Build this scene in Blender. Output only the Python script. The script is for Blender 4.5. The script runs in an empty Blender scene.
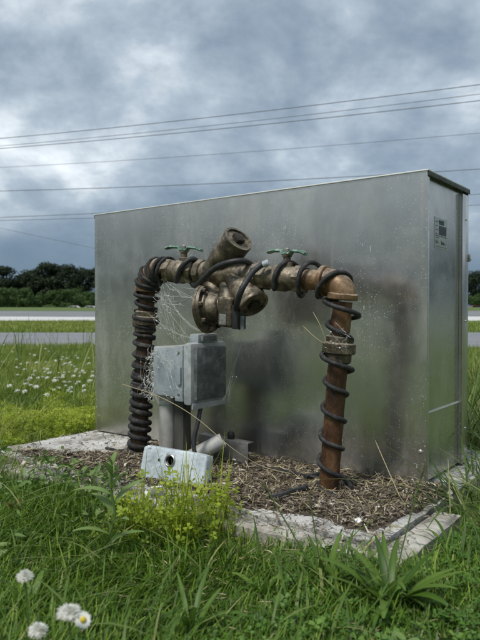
import bpy, bmesh, math, random
import numpy as np
from mathutils import Vector, Matrix, noise as mnoise

random.seed(7); rng = np.random.default_rng(7)
S = bpy.context.scene
COL = S.collection
R = math.radians

# ------------------------------------------------------------------ camera
CAM_H = 0.5025
PITCH = math.atan(9 / 640)
cd = bpy.data.cameras.new('camera'); cam = bpy.data.objects.new('camera', cd); COL.objects.link(cam)
cd.sensor_fit = 'VERTICAL'; cd.sensor_height = 24.0; cd.lens = 24.0
cd.clip_start = 0.05; cd.clip_end = 3000
cam.location = (0, 0, CAM_H); cam.rotation_euler = (math.pi/2 - PITCH, 0, 0)
cd.dof.use_dof = True; cd.dof.focus_distance = 1.9; cd.dof.aperture_fstop = 5.0
S.camera = cam

# ------------------------------------------------------------------ world, sun, exposure
SUN_EL, SUN_AZ = R(58), R(218)         # azimuth measured clockwise from +Y
world = bpy.data.worlds.new('World'); S.world = world; world.use_nodes = True
def build_world():
    nt = world.node_tree; nt.nodes.clear(); N = nt.nodes.new; L = nt.links.new
    out = N('ShaderNodeOutputWorld'); bg = N('ShaderNodeBackground'); L(bg.outputs[0], out.inputs[0])
    sky = N('ShaderNodeTexSky'); sky.sky_type = 'NISHITA'; sky.sun_disc = False
    sky.sun_elevation = SUN_EL; sky.sun_rotation = SUN_AZ
    tc = N('ShaderNodeTexCoord')
    sep = N('ShaderNodeSeparateXYZ'); L(tc.outputs['Generated'], sep.inputs[0])
    def M(op, a, b=None, clamp=False):
        n = N('ShaderNodeMath'); n.operation = op; n.use_clamp = clamp
        for i, v in enumerate((a, b)):
            if v is None: continue
            if isinstance(v, (int, float)): n.inputs[i].default_value = v
            else: L(v, n.inputs[i])
        return n.outputs[0]
    z = M('MAXIMUM', sep.outputs[2], 0.0)
    den = M('ADD', z, 0.5)
    cx, cy = M('DIVIDE', sep.outputs[0], den), M('DIVIDE', sep.outputs[1], den)
    cmb = N('ShaderNodeCombineXYZ'); L(cx, cmb.inputs[0]); L(cy, cmb.inputs[1])
    def noise(scale, detail, rough, dist, off):
        mp = N('ShaderNodeMapping'); mp.inputs['Location'].default_value = off; L(cmb.outputs[0], mp.inputs[0])
        n = N('ShaderNodeTexNoise'); n.inputs['Scale'].default_value = scale; n.inputs['Detail'].default_value = detail
        n.inputs['Roughness'].default_value = rough; n.inputs['Distortion'].default_value = dist
        L(mp.outputs[0], n.inputs['Vector']); return n.outputs[0]
    n1 = noise(4.4, 9, .58, .15, (11.683, 9.026, 3.62)); n2 = noise(1.6, 3, .5, .2, (19.721, 11.489, 0.165))
    mixn = M('ADD', M('MULTIPLY', n1, .60), M('MULTIPLY', n2, .40))
    ramp = N('ShaderNodeValToRGB'); L(mixn, ramp.inputs[0]); cr = ramp.color_ramp
    cr.elements[0].position = .37; cr.elements[0].color = (.100, .133, .172, 1)
    cr.elements[1].position = .65; cr.elements[1].color = (.50, .528, .55, 1)
    e = cr.elements.new(.45); e.color = (.155, .193, .232, 1)
    e = cr.elements.new(.515); e.color = (.222, .262, .300, 1)
    e = cr.elements.new(.57); e.color = (.325, .362, .392, 1)
    # rain-blue band low over the horizon, as seen left and right of the box
    low = N('ShaderNodeMapRange'); low.inputs['From Min'].default_value = .05; low.inputs['From Max'].default_value = .20
    low.inputs['To Min'].default_value = .95; low.inputs['To Max'].default_value = 0.0
    low.interpolation_type = 'SMOOTHSTEP'; L(z, low.inputs[0])
    mb = N('ShaderNodeMixRGB'); L(low.outputs[0], mb.inputs[0]); L(ramp.outputs[0], mb.inputs[1])
    mb.inputs[2].default_value = (.050, .084, .130, 1)
    # the blue sky behind the cloud deck (strength 0.1), almost wholly covered
    sk = N('ShaderNodeVectorMath'); sk.operation = 'SCALE'; sk.inputs['Scale'].default_value = .10; L(sky.outputs[0], sk.inputs[0])
    mx = N('ShaderNodeMixRGB'); mx.inputs[0].default_value = .93; L(sk.outputs[0], mx.inputs[1]); L(mb.outputs[0], mx.inputs[2])
    L(mx.outputs[0], bg.inputs[0]); bg.inputs[1].default_value = 1.0
build_world()
sl = bpy.data.lights.new('sun', 'SUN'); sun = bpy.data.objects.new('sun', sl); COL.objects.link(sun)
sl.energy = 1.5; sl.angle = R(14); sl.color = (1, .97, .92)
sdir = Vector((math.sin(SUN_AZ)*math.cos(SUN_EL), math.cos(SUN_AZ)*math.cos(SUN_EL), math.sin(SUN_EL)))
sun.rotation_euler = (-sdir).to_track_quat('-Z', 'Y').to_euler()
S.view_settings.view_transform = 'Standard'; S.view_settings.look = 'None'
S.view_settings.exposure = 1.05; S.view_settings.gamma = 1; S.view_settings.use_curve_mapping = False
S.render.engine = 'CYCLES'; S.cycles.use_denoising = True; S.cycles.max_bounces = 6

# ------------------------------------------------------------------ site frame
# u runs along the box front (right corner = 0, leftwards), v runs from the front face backwards
C0 = Vector((.531, 1.817, 0)); D = Vector((-.8005, .5993, 0)).normalized(); NB = Vector((.5993, .8005, 0)).normalized()
Z = Vector((0, 0, 1))
def W(u, v, z=0.): return C0 + D*u + NB*v + Z*z
def ray(px, py):
    f = Vector((0, math.cos(PITCH), -math.sin(PITCH))); up = Vector((0, math.sin(PITCH), math.cos(PITCH)))
    return f + Vector(((px-240)/640, 0, 0)) + up*(-(py-320)/640)
CAMP = Vector((0, 0, CAM_H))
def onv(px, py, v):
    r = ray(px, py); t = (v - (CAMP-C0).dot(NB)) / r.dot(NB); return CAMP + r*t
def ong(px, py, z=0.):
    r = ray(px, py); return CAMP + r*((z-CAM_H)/r.z)
def atY(px, py, Y):
    r = ray(px, py); return CAMP + r*(Y/r.y)

# ------------------------------------------------------------------ object helpers
ORG = {}
def link(o, parent=None, origin=None):
    COL.objects.link(o)
    if parent is not None:
        o.parent = parent; ORG[o.name] = ORG[parent.name]
    else:
        ORG[o.name] = Vector(origin) if origin is not None else Vector((0, 0, 0))
        o.location = ORG[o.name]
    return o
def tag(o, label=None, cat=None, group=None, kind=None):
    if label: o['label'] = label
    if cat: o['category'] = cat
    if group: o['group'] = group
    if kind: o['kind'] = kind
    return o
def thing(name, origin, label, cat, group=None):
    o = bpy.data.objects.new(name, None); o.empty_display_size = .05
    link(o, None, origin); return tag(o, label, cat, group)
def obj(name, bm, mat, parent=None, origin=None, smooth=True, angle=40):
    me = bpy.data.meshes.new(name)
    bmesh.ops.recalc_face_normals(bm, faces=bm.faces)
    org = ORG[parent.name] if parent is not None else Vector(origin or (0, 0, 0))
    bmesh.ops.translate(bm, verts=bm.verts, vec=-org)
    if smooth:
        for f in bm.faces: f.smooth = True
        for e in bm.edges:
            if len(e.link_faces) == 2 and e.calc_face_angle(0) > R(angle): e.smooth = False
    bm.to_mesh(me); bm.free()
    if mat is not None: me.materials.append(mat)
    return link(bpy.data.objects.new(name, me), parent, org)
def tri_mesh(name, V, T, mat, parent=None, origin=(0, 0, 0), tint=None, smooth=False):
    V = np.asarray(V, np.float32); T = np.asarray(T, np.int32)
    org = ORG[parent.name] if parent is not None else Vector(origin)
    V = V - np.array(org, np.float32)
    me = bpy.data.meshes.new(name)
    me.vertices.add(len(V)); me.vertices.foreach_set('co', V.ravel())
    me.loops.add(T.size); me.loops.foreach_set('vertex_index', T.ravel())
    me.polygons.add(len(T)); me.polygons.foreach_set('loop_start', np.arange(0, T.size, 3, dtype=np.int32))
    if smooth: me.polygons.foreach_set('use_smooth', np.ones(len(T), bool))
    if tint is not None:
        a = me.attributes.new('tint', 'FLOAT', 'POINT'); a.data.foreach_set('value', np.asarray(tint, np.float32))
    me.update(calc_edges=True)
    if mat is not None: me.materials.append(mat)
    return link(bpy.data.objects.new(name, me), parent, org)

def box_into(bm, c, sx, sy, sz, ax=(D, NB, Z), bev=0., segs=2):
    b2 = bmesh.new(); bmesh.ops.create_cube(b2, size=1)
    m = Matrix((ax[0], ax[1], ax[2])).transposed() @ Matrix.Diagonal((sx, sy, sz))
    for v in b2.verts: v.co = m @ v.co + Vector(c)
    bmesh.ops.recalc_face_normals(b2, faces=b2.faces)
    if bev: bmesh.ops.bevel(b2, geom=list(b2.edges), offset=bev, segments=segs, profile=.6, affect='EDGES')
    me = bpy.data.meshes.new('t'); b2.to_mesh(me); b2.free(); bm.from_mesh(me); bpy.data.meshes.remove(me)
def bx(c, sx, sy, sz, ax=(D, NB, Z), bev=0., segs=2):
    bm = bmesh.new(); box_into(bm, c, sx, sy, sz, ax, bev, segs); return bm
def uvbox(u0, u1, v0, v1, z0, z1, bev=0.):
    return bx(W((u0+u1)/2, (v0+v1)/2, (z0+z1)/2), u1-u0, v1-v0, z1-z0, bev=bev)
def frames(P):
    T = [(P[min(i+1, len(P)-1)]-P[max(i-1, 0)]).normalized() for i in range(len(P))]
    a = Vector((0, 0, 1)) if abs(T[0].z) < .9 else NB
    n = (a - T[0]*a.dot(T[0])).normalized(); out = []
    for t in T:
        n = (n - t*n.dot(t)).normalized(); out.append((t, n, t.cross(n)))
    return out
def tube_into(bm, P, r, seg=12, cap=True):
    P = [Vector(p) for p in P]; F = frames(P); rings = []
    rr = r if isinstance(r, (list, tuple)) else [r]*len(P)
    for p, (t, n, b), q in zip(P, F, rr):
        rings.append([bm.verts.new(p + (n*math.cos(2*math.pi*k/seg) + b*math.sin(2*math.pi*k/seg))*q) for k in range(seg)])
    for A, B in zip(rings, rings[1:]):
        for k in range(seg): bm.faces.new((A[k], A[(k+1) % seg], B[(k+1) % seg], B[k]))
    if cap: bm.faces.new(rings[0][::-1]); bm.faces.new(rings[-1])
def tube(P, r, seg=12, cap=True):
    bm = bmesh.new(); tube_into(bm, P, r, seg, cap); return bm
def turn(A, B, prof, seg=28, rot=0.):
    """solid of revolution about A->B; prof = [(fraction, radius)...]"""
    bm = bmesh.new(); turn_into(bm, A, B, prof, seg, rot); return bm
def turn_into(bm, A, B, prof, seg=28, rot=0.):
    A, B = Vector(A), Vector(B); t = (B-A).normalized()
    a = Z if abs(t.z) < .9 else NB
    n = (a - t*a.dot(t)).normalized(); b = t.cross(n); rings = []
    for f, r in prof:
        c = A + (B-A)*f
        rings.append([bm.verts.new(c + (n*math.cos(rot+2*math.pi*k/seg) + b*math.sin(rot+2*math.pi*k/seg))*max(r, 1e-4)) for k in range(seg)])
    for P, Q in zip(rings, rings[1:]):
        for k in range(seg): bm.faces.new((P[k], P[(k+1) % seg], Q[(k+1) % seg], Q[k]))
    bm.faces.new(rings[0][::-1]); bm.faces.new(rings[-1])
def smooth_path(P, n=8):
    P = [Vector(p) for p in P]; Q = [P[0]*2-P[1]] + P + [P[-1]*2-P[-2]]; out = []
    for i in range(1, len(Q)-2):
        p0, p1, p2, p3 = Q[i-1:i+3]
        for k in range(n):
            t = k/n
            out.append(.5*((2*p1) + (p2-p0)*t + (2*p0-5*p1+4*p2-p3)*t*t + (3*p1-p0-3*p2+p3)*t**3))
    out.append(P[-1]); return out
def wobble(bm, amp, scale, seed=0.):
    for v in bm.verts: v.co += mnoise.noise_vector(v.co*scale + Vector((seed, seed*2, 0)))*amp

# ------------------------------------------------------------------ materials
def mat(name, stops, scale=20, detail=6, rough=.7, metal=0., bump=.0, bscale=None, rvar=.1, stretch=None, spec=.5, extra=None, bdist=.004):
    m = bpy.data.materials.new(name); m.use_nodes = True; nt = m.node_tree; nt.nodes.clear(); N = nt.nodes.new; L = nt.links.new
    out = N('ShaderNodeOutputMaterial'); p = N('ShaderNodeBsdfPrincipled'); L(p.outputs[0], out.inputs[0])
    tc = N('ShaderNodeTexCoord'); mp = N('ShaderNodeMapping'); L(tc.outputs['Object'], mp.inputs[0])
    if stretch: mp.inputs['Scale'].default_value = stretch
    n = N('ShaderNodeTexNoise'); n.inputs['Scale'].default_value = scale; n.inputs['Detail'].default_value = detail; n.inputs['Roughness'].default_value = .62
    L(mp.outputs[0], n.inputs['Vector'])
    r = N('ShaderNodeValToRGB'); L(n.outputs[0], r.inputs[0]); cr = r.color_ramp
    for i, (pos, c) in enumerate(stops):
        e = cr.elements[i] if i < 2 else cr.elements.new(pos)
        e.position = pos; e.color = (*c, 1)
    L(r.outputs[0], p.inputs['Base Color'])
    p.inputs['Metallic'].default_value = metal; p.inputs['Specular IOR Level'].default_value = spec
    n2 = N('ShaderNodeTexNoise'); n2.inputs['Scale'].default_value = bscale or scale*3; n2.inputs['Detail'].default_value = 5; L(mp.outputs[0], n2.inputs['Vector'])
    mr = N('ShaderNodeMapRange'); L(n2.outputs[0], mr.inputs[0]); mr.inputs['To Min'].default_value = max(rough-rvar, .02); mr.inputs['To Max'].default_value = min(rough+rvar, 1)
    mr.inputs['From Min'].default_value = .3; mr.inputs['From Max'].default_value = .7
    L(mr.outputs[0], p.inputs['Roughness'])
    if bump:
        b = N('ShaderNodeBump'); b.inputs['Strength'].default_value = bump; b.inputs['Distance'].default_value = bdist
        L(n2.outputs[0], b.inputs['Height']); L(b.outputs[0], p.inputs['Normal'])
    if extra: extra(nt, p, mp, r)
    return m
def leaf_mat(name, lo, mid, hi, transl=.35, rough=.5):
    """foliage coloured by the per-leaf tint attribute"""
    m = bpy.data.materials.new(name); m.use_nodes = True; nt = m.node_tree; nt.nodes.clear(); N = nt.nodes.new; L = nt.links.new
    out = N('ShaderNodeOutputMaterial'); p = N('ShaderNodeBsdfPrincipled'); tr = N('ShaderNodeBsdfTranslucent'); mx = N('ShaderNodeMixShader')
    at = N('ShaderNodeAttribute'); at.attribute_name = 'tint'
    r = N('ShaderNodeValToRGB'); L(at.outputs['Fac'], r.inputs[0]); cr = r.color_ramp
    cr.elements[0].position = 0; cr.elements[0].color = (*lo, 1); cr.elements[1].position = 1; cr.elements[1].color = (*hi, 1)
    e = cr.elements.new(.5); e.color = (*mid, 1)
    L(r.outputs[0], p.inputs['Base Color']); L(r.outputs[0], tr.inputs['Color']); p.inputs['Roughness'].default_value = rough
    p.inputs['Specular IOR Level'].default_value = .35
    mx.inputs[0].default_value = transl; L(p.outputs[0], mx.inputs[1]); L(tr.outputs[0], mx.inputs[2]); L(mx.outputs[0], out.inputs[0])
    return m

def spots(nt, vec, scale, thr, keep, rnd=1.0):
    """mask of scattered round spots: voronoi cells of which only a share carries a spot"""
    N = nt.nodes.new; L = nt.links.new
    v = N('ShaderNodeTexVoronoi'); v.inputs['Scale'].default_value = scale; v.inputs['Randomness'].default_value = rnd; L(vec, v.inputs['Vector'])
    sx = N('ShaderNodeSeparateXYZ'); L(v.outputs['Color'], sx.inputs[0])
    size = N('ShaderNodeMath'); size.operation = 'MULTIPLY'; L(sx.outputs[1], size.inputs[0]); size.inputs[1].default_value = thr
    a = N('ShaderNodeMath'); a.operation = 'LESS_THAN'; L(v.outputs['Distance'], a.inputs[0]); L(size.outputs[0], a.inputs[1])
    k = N('ShaderNodeMath'); k.operation = 'LESS_THAN'; L(sx.outputs[0], k.inputs[0]); k.inputs[1].default_value = keep
    m = N('ShaderNodeMath'); m.operation = 'MULTIPLY'; L(a.outputs[0], m.inputs[0]); L(k.outputs[0], m.inputs[1])
    return m.outputs[0]

def alu_extra(nt, p, mp, r):
    N = nt.nodes.new; L = nt.links.new
    tc = N('ShaderNodeTexCoord')
    s1 = spots(nt, tc.outputs['Object'], 95, .26, .20); s2 = spots(nt, tc.outputs['Object'], 210, .40, .36)
    mpd = N('ShaderNodeMapping'); mpd.inputs['Scale'].default_value = (1, 1, .22); L(tc.outputs['Object'], mpd.inputs[0])
    s3 = spots(nt, mpd.outputs[0], 60, .16, .05)
    mx = N('ShaderNodeMath'); mx.operation = 'MAXIMUM'; L(s1, mx.inputs[0]); L(s2, mx.inputs[1])
    mx2 = N('ShaderNodeMath'); mx2.operation = 'MAXIMUM'; L(mx.outputs[0], mx2.inputs[0]); L(s3, mx2.inputs[1])
    # patches where the spatter is thick
    pn = N('ShaderNodeTexNoise'); pn.inputs['Scale'].default_value = 4.5; pn.inputs['Detail'].default_value = 4; L(tc.outputs['Object'], pn.inputs['Vector'])
    pr = N('ShaderNodeMapRange'); L(pn.outputs[0], pr.inputs[0]); pr.inputs['From Min'].default_value = .40; pr.inputs['From Max'].default_value = .62; pr.clamp = True
    pr.inputs['To Min'].default_value = .06; pr.inputs['To Max'].default_value = .55
    f = N('ShaderNodeMath'); f.operation = 'MULTIPLY'; L(mx2.outputs[0], f.inputs[0]); L(pr.outputs[0], f.inputs[1])
    # chalky oxide bloom
    bn = N('ShaderNodeTexNoise'); bn.inputs['Scale'].default_value = 7; bn.inputs['Detail'].default_value = 8; bn.inputs['Roughness'].default_value = .7
    mpb = N('ShaderNodeMapping'); mpb.inputs['Scale'].default_value = (1, 1, .35); L(tc.outputs['Object'], mpb.inputs[0]); L(mpb.outputs[0], bn.inputs['Vector'])
    br = N('ShaderNodeMapRange'); L(bn.outputs[0], br.inputs[0]); br.inputs['From Min'].default_value = .48; br.inputs['From Max'].default_value = .75
    br.inputs['To Min'].default_value = .06; br.inputs['To Max'].default_value = .38; br.clamp = True
    mps = N('ShaderNodeMapping'); mps.inputs['Scale'].default_value = (1, 1, .035); L(tc.outputs['Object'], mps.inputs[0])
    sn = N('ShaderNodeTexNoise'); sn.inputs['Scale'].default_value = 26; sn.inputs['Detail'].default_value = 5; sn.inputs['Roughness'].default_value = .6; L(mps.outputs[0], sn.inputs['Vector'])
    sr = N('ShaderNodeMapRange'); L(sn.outputs[0], sr.inputs[0]); sr.inputs['From Min'].default_value = .56; sr.inputs['From Max'].default_value = .74; sr.clamp = True; sr.inputs['To Max'].default_value = .24
    dm = N('ShaderNodeMath'); dm.operation = 'MAXIMUM'; L(sr.outputs[0], dm.inputs[0]); L(br.outputs[0], dm.inputs[1])
    dif = N('ShaderNodeMath'); dif.operation = 'MAXIMUM'; L(f.outputs[0], dif.inputs[0]); L(dm.outputs[0], dif.inputs[1])
    inv = N('ShaderNodeMath'); inv.operation = 'SUBTRACT'; inv.inputs[0].default_value = .97; L(dif.outputs[0], inv.inputs[1]); L(inv.outputs[0], p.inputs['Metallic'])
    mc = N('ShaderNodeMixRGB'); L(f.outputs[0], mc.inputs[0]); L(r.outputs[0], mc.inputs[1]); mc.inputs[2].default_value = (.60, .61, .58, 1)
    L(mc.outputs[0], p.inputs['Base Color'])
    # large soft oil-canning of the sheet
    wn = N('ShaderNodeTexNoise'); wn.inputs['Scale'].default_value = 2.2; wn.inputs['Detail'].default_value = 1; L(tc.outputs['Object'], wn.inputs['Vector'])
    b = N('ShaderNodeBump'); b.inputs['Strength'].default_value = .10; b.inputs['Distance'].default_value = .05; L(wn.outputs[0], b.inputs['Height'])
    fn = N('ShaderNodeTexNoise'); fn.inputs['Scale'].default_value = 420; fn.inputs['Detail'].default_value = 3
    mpf = N('ShaderNodeMapping'); mpf.inputs['Scale'].default_value = (1, 1, .3); L(tc.outputs['Object'], mpf.inputs[0]); L(mpf.outputs[0], fn.inputs['Vector'])
    b2 = N('ShaderNodeBump'); b2.inputs['Strength'].default_value = .05; b2.inputs['Distance'].default_value = .001; L(fn.outputs[0], b2.inputs['Height']); L(b.outputs[0], b2.inputs['Normal'])
    L(b2.outputs[0], p.inputs['Normal'])
M = {}
M['alu'] = mat('weathered_aluminium', [(.3, (.42, .415, .385)), (.7, (.54, .535, .50))], scale=5, rough=.25, rvar=.06, metal=.9, bscale=14, extra=alu_extra)
M['alu_edge'] = mat('bare_aluminium', [(.3, (.45, .45, .44)), (.7, (.62, .62, .60))], scale=30, rough=.42, metal=.85, bump=.1)
M['lid_metal'] = mat('chalky_aluminium', [(.3, (.60, .60, .58)), (.7, (.74, .74, .72))], scale=30, rough=.6, metal=.3, bump=.1)
M['lip'] = mat('shaded_lid_lip', [(.3, (.025, .03, .026)), (.7, (.06, .066, .058))], scale=30, rough=.6, bump=.2)  # shade under the lid edge put into the lip's dark base colour
M['galv'] = mat('galvanised_steel', [(.35, (.25, .25, .24)), (.65, (.42, .42, .40))], scale=25, rough=.4, metal=.8, bump=.15)
def dusty(nt, p, mp, r):
    """pale dust settled on faces that look up"""
    N = nt.nodes.new; L = nt.links.new
    src = p.inputs['Base Color'].links[0].from_socket
    g = N('ShaderNodeNewGeometry'); s = N('ShaderNodeSeparateXYZ'); L(g.outputs['Normal'], s.inputs[0])
    n = N('ShaderNodeTexNoise'); n.inputs['Scale'].default_value = 90; n.inputs['Detail'].default_value = 6; L(mp.outputs[0], n.inputs['Vector'])
    a = N('ShaderNodeMath'); a.operation = 'MULTIPLY_ADD'; L(s.outputs[2], a.inputs[0]); a.inputs[1].default_value = .35; L(n.outputs[0], a.inputs[2])
    mr = N('ShaderNodeMapRange'); L(a.outputs[0], mr.inputs[0]); mr.inputs['From Min'].default_value = .55; mr.inputs['From Max'].default_value = .95; mr.inputs['To Max'].default_value = .65; mr.clamp = True
    mx = N('ShaderNodeMixRGB'); L(mr.outputs[0], mx.inputs[0]); L(src, mx.inputs[1]); mx.inputs[2].default_value = (.34, .30, .23, 1)
    L(mx.outputs[0], p.inputs['Base Color'])
    md = N('ShaderNodeMath'); md.operation = 'MULTIPLY_ADD'; L(mr.outputs[0], md.inputs[0]); md.inputs[1].default_value = -p.inputs['Metallic'].default_value*1.4; md.inputs[2].default_value = p.inputs['Metallic'].default_value; md.use_clamp = True
    L(md.outputs[0], p.inputs['Metallic'])
M['brass'] = mat('tarnished_brass', [(.32, (.032, .025, .017)), (.5, (.130, .104, .070)), (.72, (.32, .27, .19))], scale=30, rough=.48, metal=.50, bump=.28, bscale=150, extra=dusty)
M['bronze'] = mat('dark_bronze_casting', [(.32, (.024, .019, .013)), (.5, (.088, .070, .047)), (.73, (.23, .19, .13))], scale=26, rough=.5, metal=.50, bump=.32, bscale=90, extra=dusty)
M['plug'] = mat('blackened_brass_plug', [(.3, (.012, .010, .008)), (.7, (.05, .042, .03))], scale=40, rough=.6, metal=.3, bump=.4)
M['rust'] = mat('rusty_brown_pipe', [(.32, (.020, .010, .006)), (.5, (.090, .042, .018)), (.68, (.21, .115, .055))], scale=20, rough=.55, metal=.35, bump=.8, bscale=110, stretch=(1, 1, .4))
M['rust_dark'] = mat('dark_rusty_pipe', [(.32, (.012, .008, .005)), (.5, (.055, .028, .014)), (.70, (.17, .09, .045))], scale=24, rough=.8, metal=.1, bump=.6, bscale=110)
M['copper'] = mat('copper_brown_brass', [(.3, (.065, .036, .019)), (.5, (.20, .115, .056)), (.72, (.36, .245, .14))], scale=22, rough=.5, metal=.5, bump=.3, bscale=120, extra=dusty)
M['cable'] = mat('black_cable_jacket', [(.3, (.008, .008, .009)), (.7, (.028, .028, .030))], scale=60, rough=.55, bump=.25, bscale=200, extra=None)
M['cable_grey'] = mat('dusty_black_cable', [(.34, (.007, .007, .008)), (.54, (.018, .018, .018)), (.74, (.085, .082, .074))], scale=45, rough=.7, bump=.4, bscale=200)
M['cable_dirty'] = mat('mud_spattered_cable', [(.34, (.007, .007, .007)), (.55, (.020, .019, .018)), (.72, (.11, .10, .085))], scale=38, rough=.8, bump=.5, bscale=160)
M['silver_tip'] = mat('taped_cable_end', [(.3, (.25, .28, .32)), (.7, (.5, .54, .58))], scale=60, rough=.5)
M['green'] = mat('worn_green_paint', [(.36, (.05, .09, .07)), (.50, (.07, .17, .12)), (.62, (.30, .36, .31))], scale=70, rough=.5, bump=.3)
M['steel'] = mat('dull_steel', [(.3, (.16, .15, .13)), (.7, (.42, .42, .40))], scale=60, rough=.5, metal=.7, bump=.3)
M['grey_plastic'] = mat('grey_enamel', [(.30, (.20, .235, .26)), (.5, (.26, .30, .325)), (.72, (.40, .43, .44))], scale=16, rough=.55, bump=.12, bscale=180, extra=dusty)
M['lid_plastic'] = mat('clouded_grey_polycarbonate', [(.30, (.075, .08, .085)), (.5, (.15, .165, .17)), (.75, (.32, .34, .345))], scale=20, rough=.30, rvar=.15, bump=.08, bscale=150, spec=.6)
def smoky(nt, p, mp, r):
    p.inputs['Transmission Weight'].default_value = .25
M['lid_rim'] = mat('frosted_grey_cover', [(.30, (.22, .235, .24)), (.5, (.31, .33, .335)), (.75, (.46, .48, .48))], scale=22, rough=.35, rvar=.12, bump=.1, bscale=150)
M['pane'] = mat('dusty_smoked_window', [(.30, (.05, .055, .058)), (.52, (.125, .135, .138)), (.75, (.36, .37, .37))], scale=24, rough=.28, rvar=.2, spec=.7, extra=smoky, bscale=200)
M['pvc'] = mat('dirty_grey_conduit', [(.28, (.16, .15, .13)), (.5, (.33, .325, .30)), (.74, (.50, .50, .48))], scale=14, rough=.55, bump=.15, stretch=(1, 1, .5))
M['dark_wood'] = mat('dark_weathered_post', [(.3, (.03, .03, .026)), (.7, (.11, .105, .09))], scale=20, rough=.85, bump=.5, stretch=(1, 1, .2))
def chipped(nt, p, mp, r):
    N = nt.nodes.new; L = nt.links.new
    src = p.inputs['Base Color'].links[0].from_socket
    n = N('ShaderNodeTexNoise'); n.inputs['Scale'].default_value = 60; n.inputs['Detail'].default_value = 8; n.inputs['Roughness'].default_value = .75; L(mp.outputs[0], n.inputs['Vector'])
    mr = N('ShaderNodeMapRange'); L(n.outputs[0], mr.inputs[0]); mr.inputs['From Min'].default_value = .55; mr.inputs['From Max'].default_value = .66; mr.clamp = True; mr.inputs['To Max'].default_value = .85
    mx = N('ShaderNodeMixRGB'); L(mr.outputs[0], mx.inputs[0]); L(src, mx.inputs[1]); mx.inputs[2].default_value = (.12, .10, .075, 1)
    L(mx.outputs[0], p.inputs['Base Color'])
M['block'] = mat('scuffed_pale_blue_enamel', [(.30, (.28, .32, .34)), (.5, (.46, .52, .555)), (.72, (.60, .645, .67))], scale=14, rough=.6, bump=.3, bscale=120, extra=chipped)
M['dark'] = mat('black_plastic', [(.3, (.006, .006, .006)), (.7, (.02, .02, .02))], scale=40, rough=.5)
M['white_chip'] = mat('white_plaster', [(.3, (.55, .55, .52)), (.7, (.8, .8, .77))], scale=40, rough=.8, bump=.4)
M['sticker'] = mat('silver_label_stock', [(.3, (.36, .38, .37)), (.7, (.46, .48, .47))], scale=50, rough=.5)
M['ink'] = mat('label_ink', [(.3, (.010, .011, .016)), (.7, (.03, .032, .04))], scale=90, rough=.5)
M['web'] = mat('cobweb_silk', [(.3, (.52, .52, .49)), (.7, (.74, .74, .70))], scale=40, rough=.9)
M['wire'] = mat('overhead_cable', [(.3, (.10, .11, .12)), (.7, (.16, .17, .18))], scale=1, rough=.6)
def concrete_extra(nt, p, mp, r):
    N = nt.nodes.new; L = nt.links.new
    src = p.inputs['Base Color'].links[0].from_socket
    v = N('ShaderNodeTexVoronoi'); v.inputs['Scale'].default_value = 130; L(mp.outputs[0], v.inputs['Vector'])
    sx = N('ShaderNodeSeparateXYZ'); L(v.outputs['Color'], sx.inputs[0])
    mr = N('ShaderNodeMapRange'); L(sx.outputs[0], mr.inputs[0]); mr.inputs['From Min'].default_value = .72; mr.inputs['From Max'].default_value = 1; mr.inputs['To Max'].default_value = .6; mr.clamp = True
    mx = N('ShaderNodeMixRGB'); L(mr.outputs[0], mx.inputs[0]); L(src, mx.inputs[1]); mx.inputs[2].default_value = (.22, .215, .20, 1)
    L(mx.outputs[0], p.inputs['Base Color'])
M['concrete'] = mat('pale_concrete', [(.32, (.16, .15, .13)), (.48, (.41, .40, .375)), (.70, (.60, .595, .57))], scale=9, detail=10, rough=.9, bump=1., bscale=110, extra=concrete_extra, bdist=.006)
M['edging'] = mat('buff_concrete', [(.32, (.14, .125, .10)), (.48, (.37, .345, .30)), (.70, (.54, .52, .47))], scale=11, detail=10, rough=.9, bump=.8, bscale=80, bdist=.006)
M['soil'] = mat('mulch_soil', [(.3, (.030, .022, .015)), (.5, (.085, .065, .045)), (.72, (.22, .18, .13))], scale=60, rough=.95, bump=1., bscale=140, bdist=.01)
M['lawn'] = mat('lawn_ground', [(.3, (.040, .066, .012)), (.5, (.080, .125, .022)), (.72, (.15, .19, .045))], scale=3.2, detail=10, rough=.95, bump=.8, bscale=40, bdist=.03)
M['asphalt'] = mat('weathered_asphalt', [(.3, (.15, .155, .165)), (.7, (.22, .225, .235))], scale=1.2, detail=9, rough=.85, bump=.3, bscale=60)
M['road_far'] = mat('far_asphalt', [(.3, (.14, .145, .15)), (.7, (.20, .205, .21))], scale=.4, detail=8, rough=.8)
M['apron'] = mat('pale_concrete_apron', [(.3, (.46, .45, .43)), (.7, (.60, .59, .57))], scale=.6, detail=8, rough=.85)
M['grass'] = leaf_mat('grass_blade', (.028, .070, .008), (.108, .212, .019), (.33, .45, .07), .45)
M['grass_far'] = leaf_mat('meadow_blade', (.050, .095, .012), (.175, .255, .032), (.48, .47, .15), .45)
M['grass_long'] = leaf_mat('long_blade', (.04, .085, .015), (.10, .175, .03), (.36, .36, .14), .4)
M['cover'] = leaf_mat('yellow_green_leaf', (.12, .19, .012), (.32, .42, .035), (.56, .60, .10), .5)
M['clover_leaf'] = leaf_mat('clover_leaf', (.035, .095, .014), (.095, .20, .03), (.19, .31, .06), .35)
M['weed'] = leaf_mat('weed_leaf', (.07, .13, .03), (.14, .23, .06), (.24, .33, .11), .35)
M['plantain'] = leaf_mat('plantain_leaf', (.028, .070, .008), (.070, .140, .018), (.15, .24, .04), .35, .45)
M['stem'] = leaf_mat('green_stem', (.05, .10, .02), (.10, .16, .04), (.2, .24, .09), .15)
M['petal'] = leaf_mat('white_petal', (.58, .57, .46), (.78, .78, .71), (.86, .86, .82), .3)
M['yellow'] = mat('yellow_floret', [(.3, (.55, .38, .02)), (.7, (.75, .58, .05))], scale=300, rough=.8, bump=.5)
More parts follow.
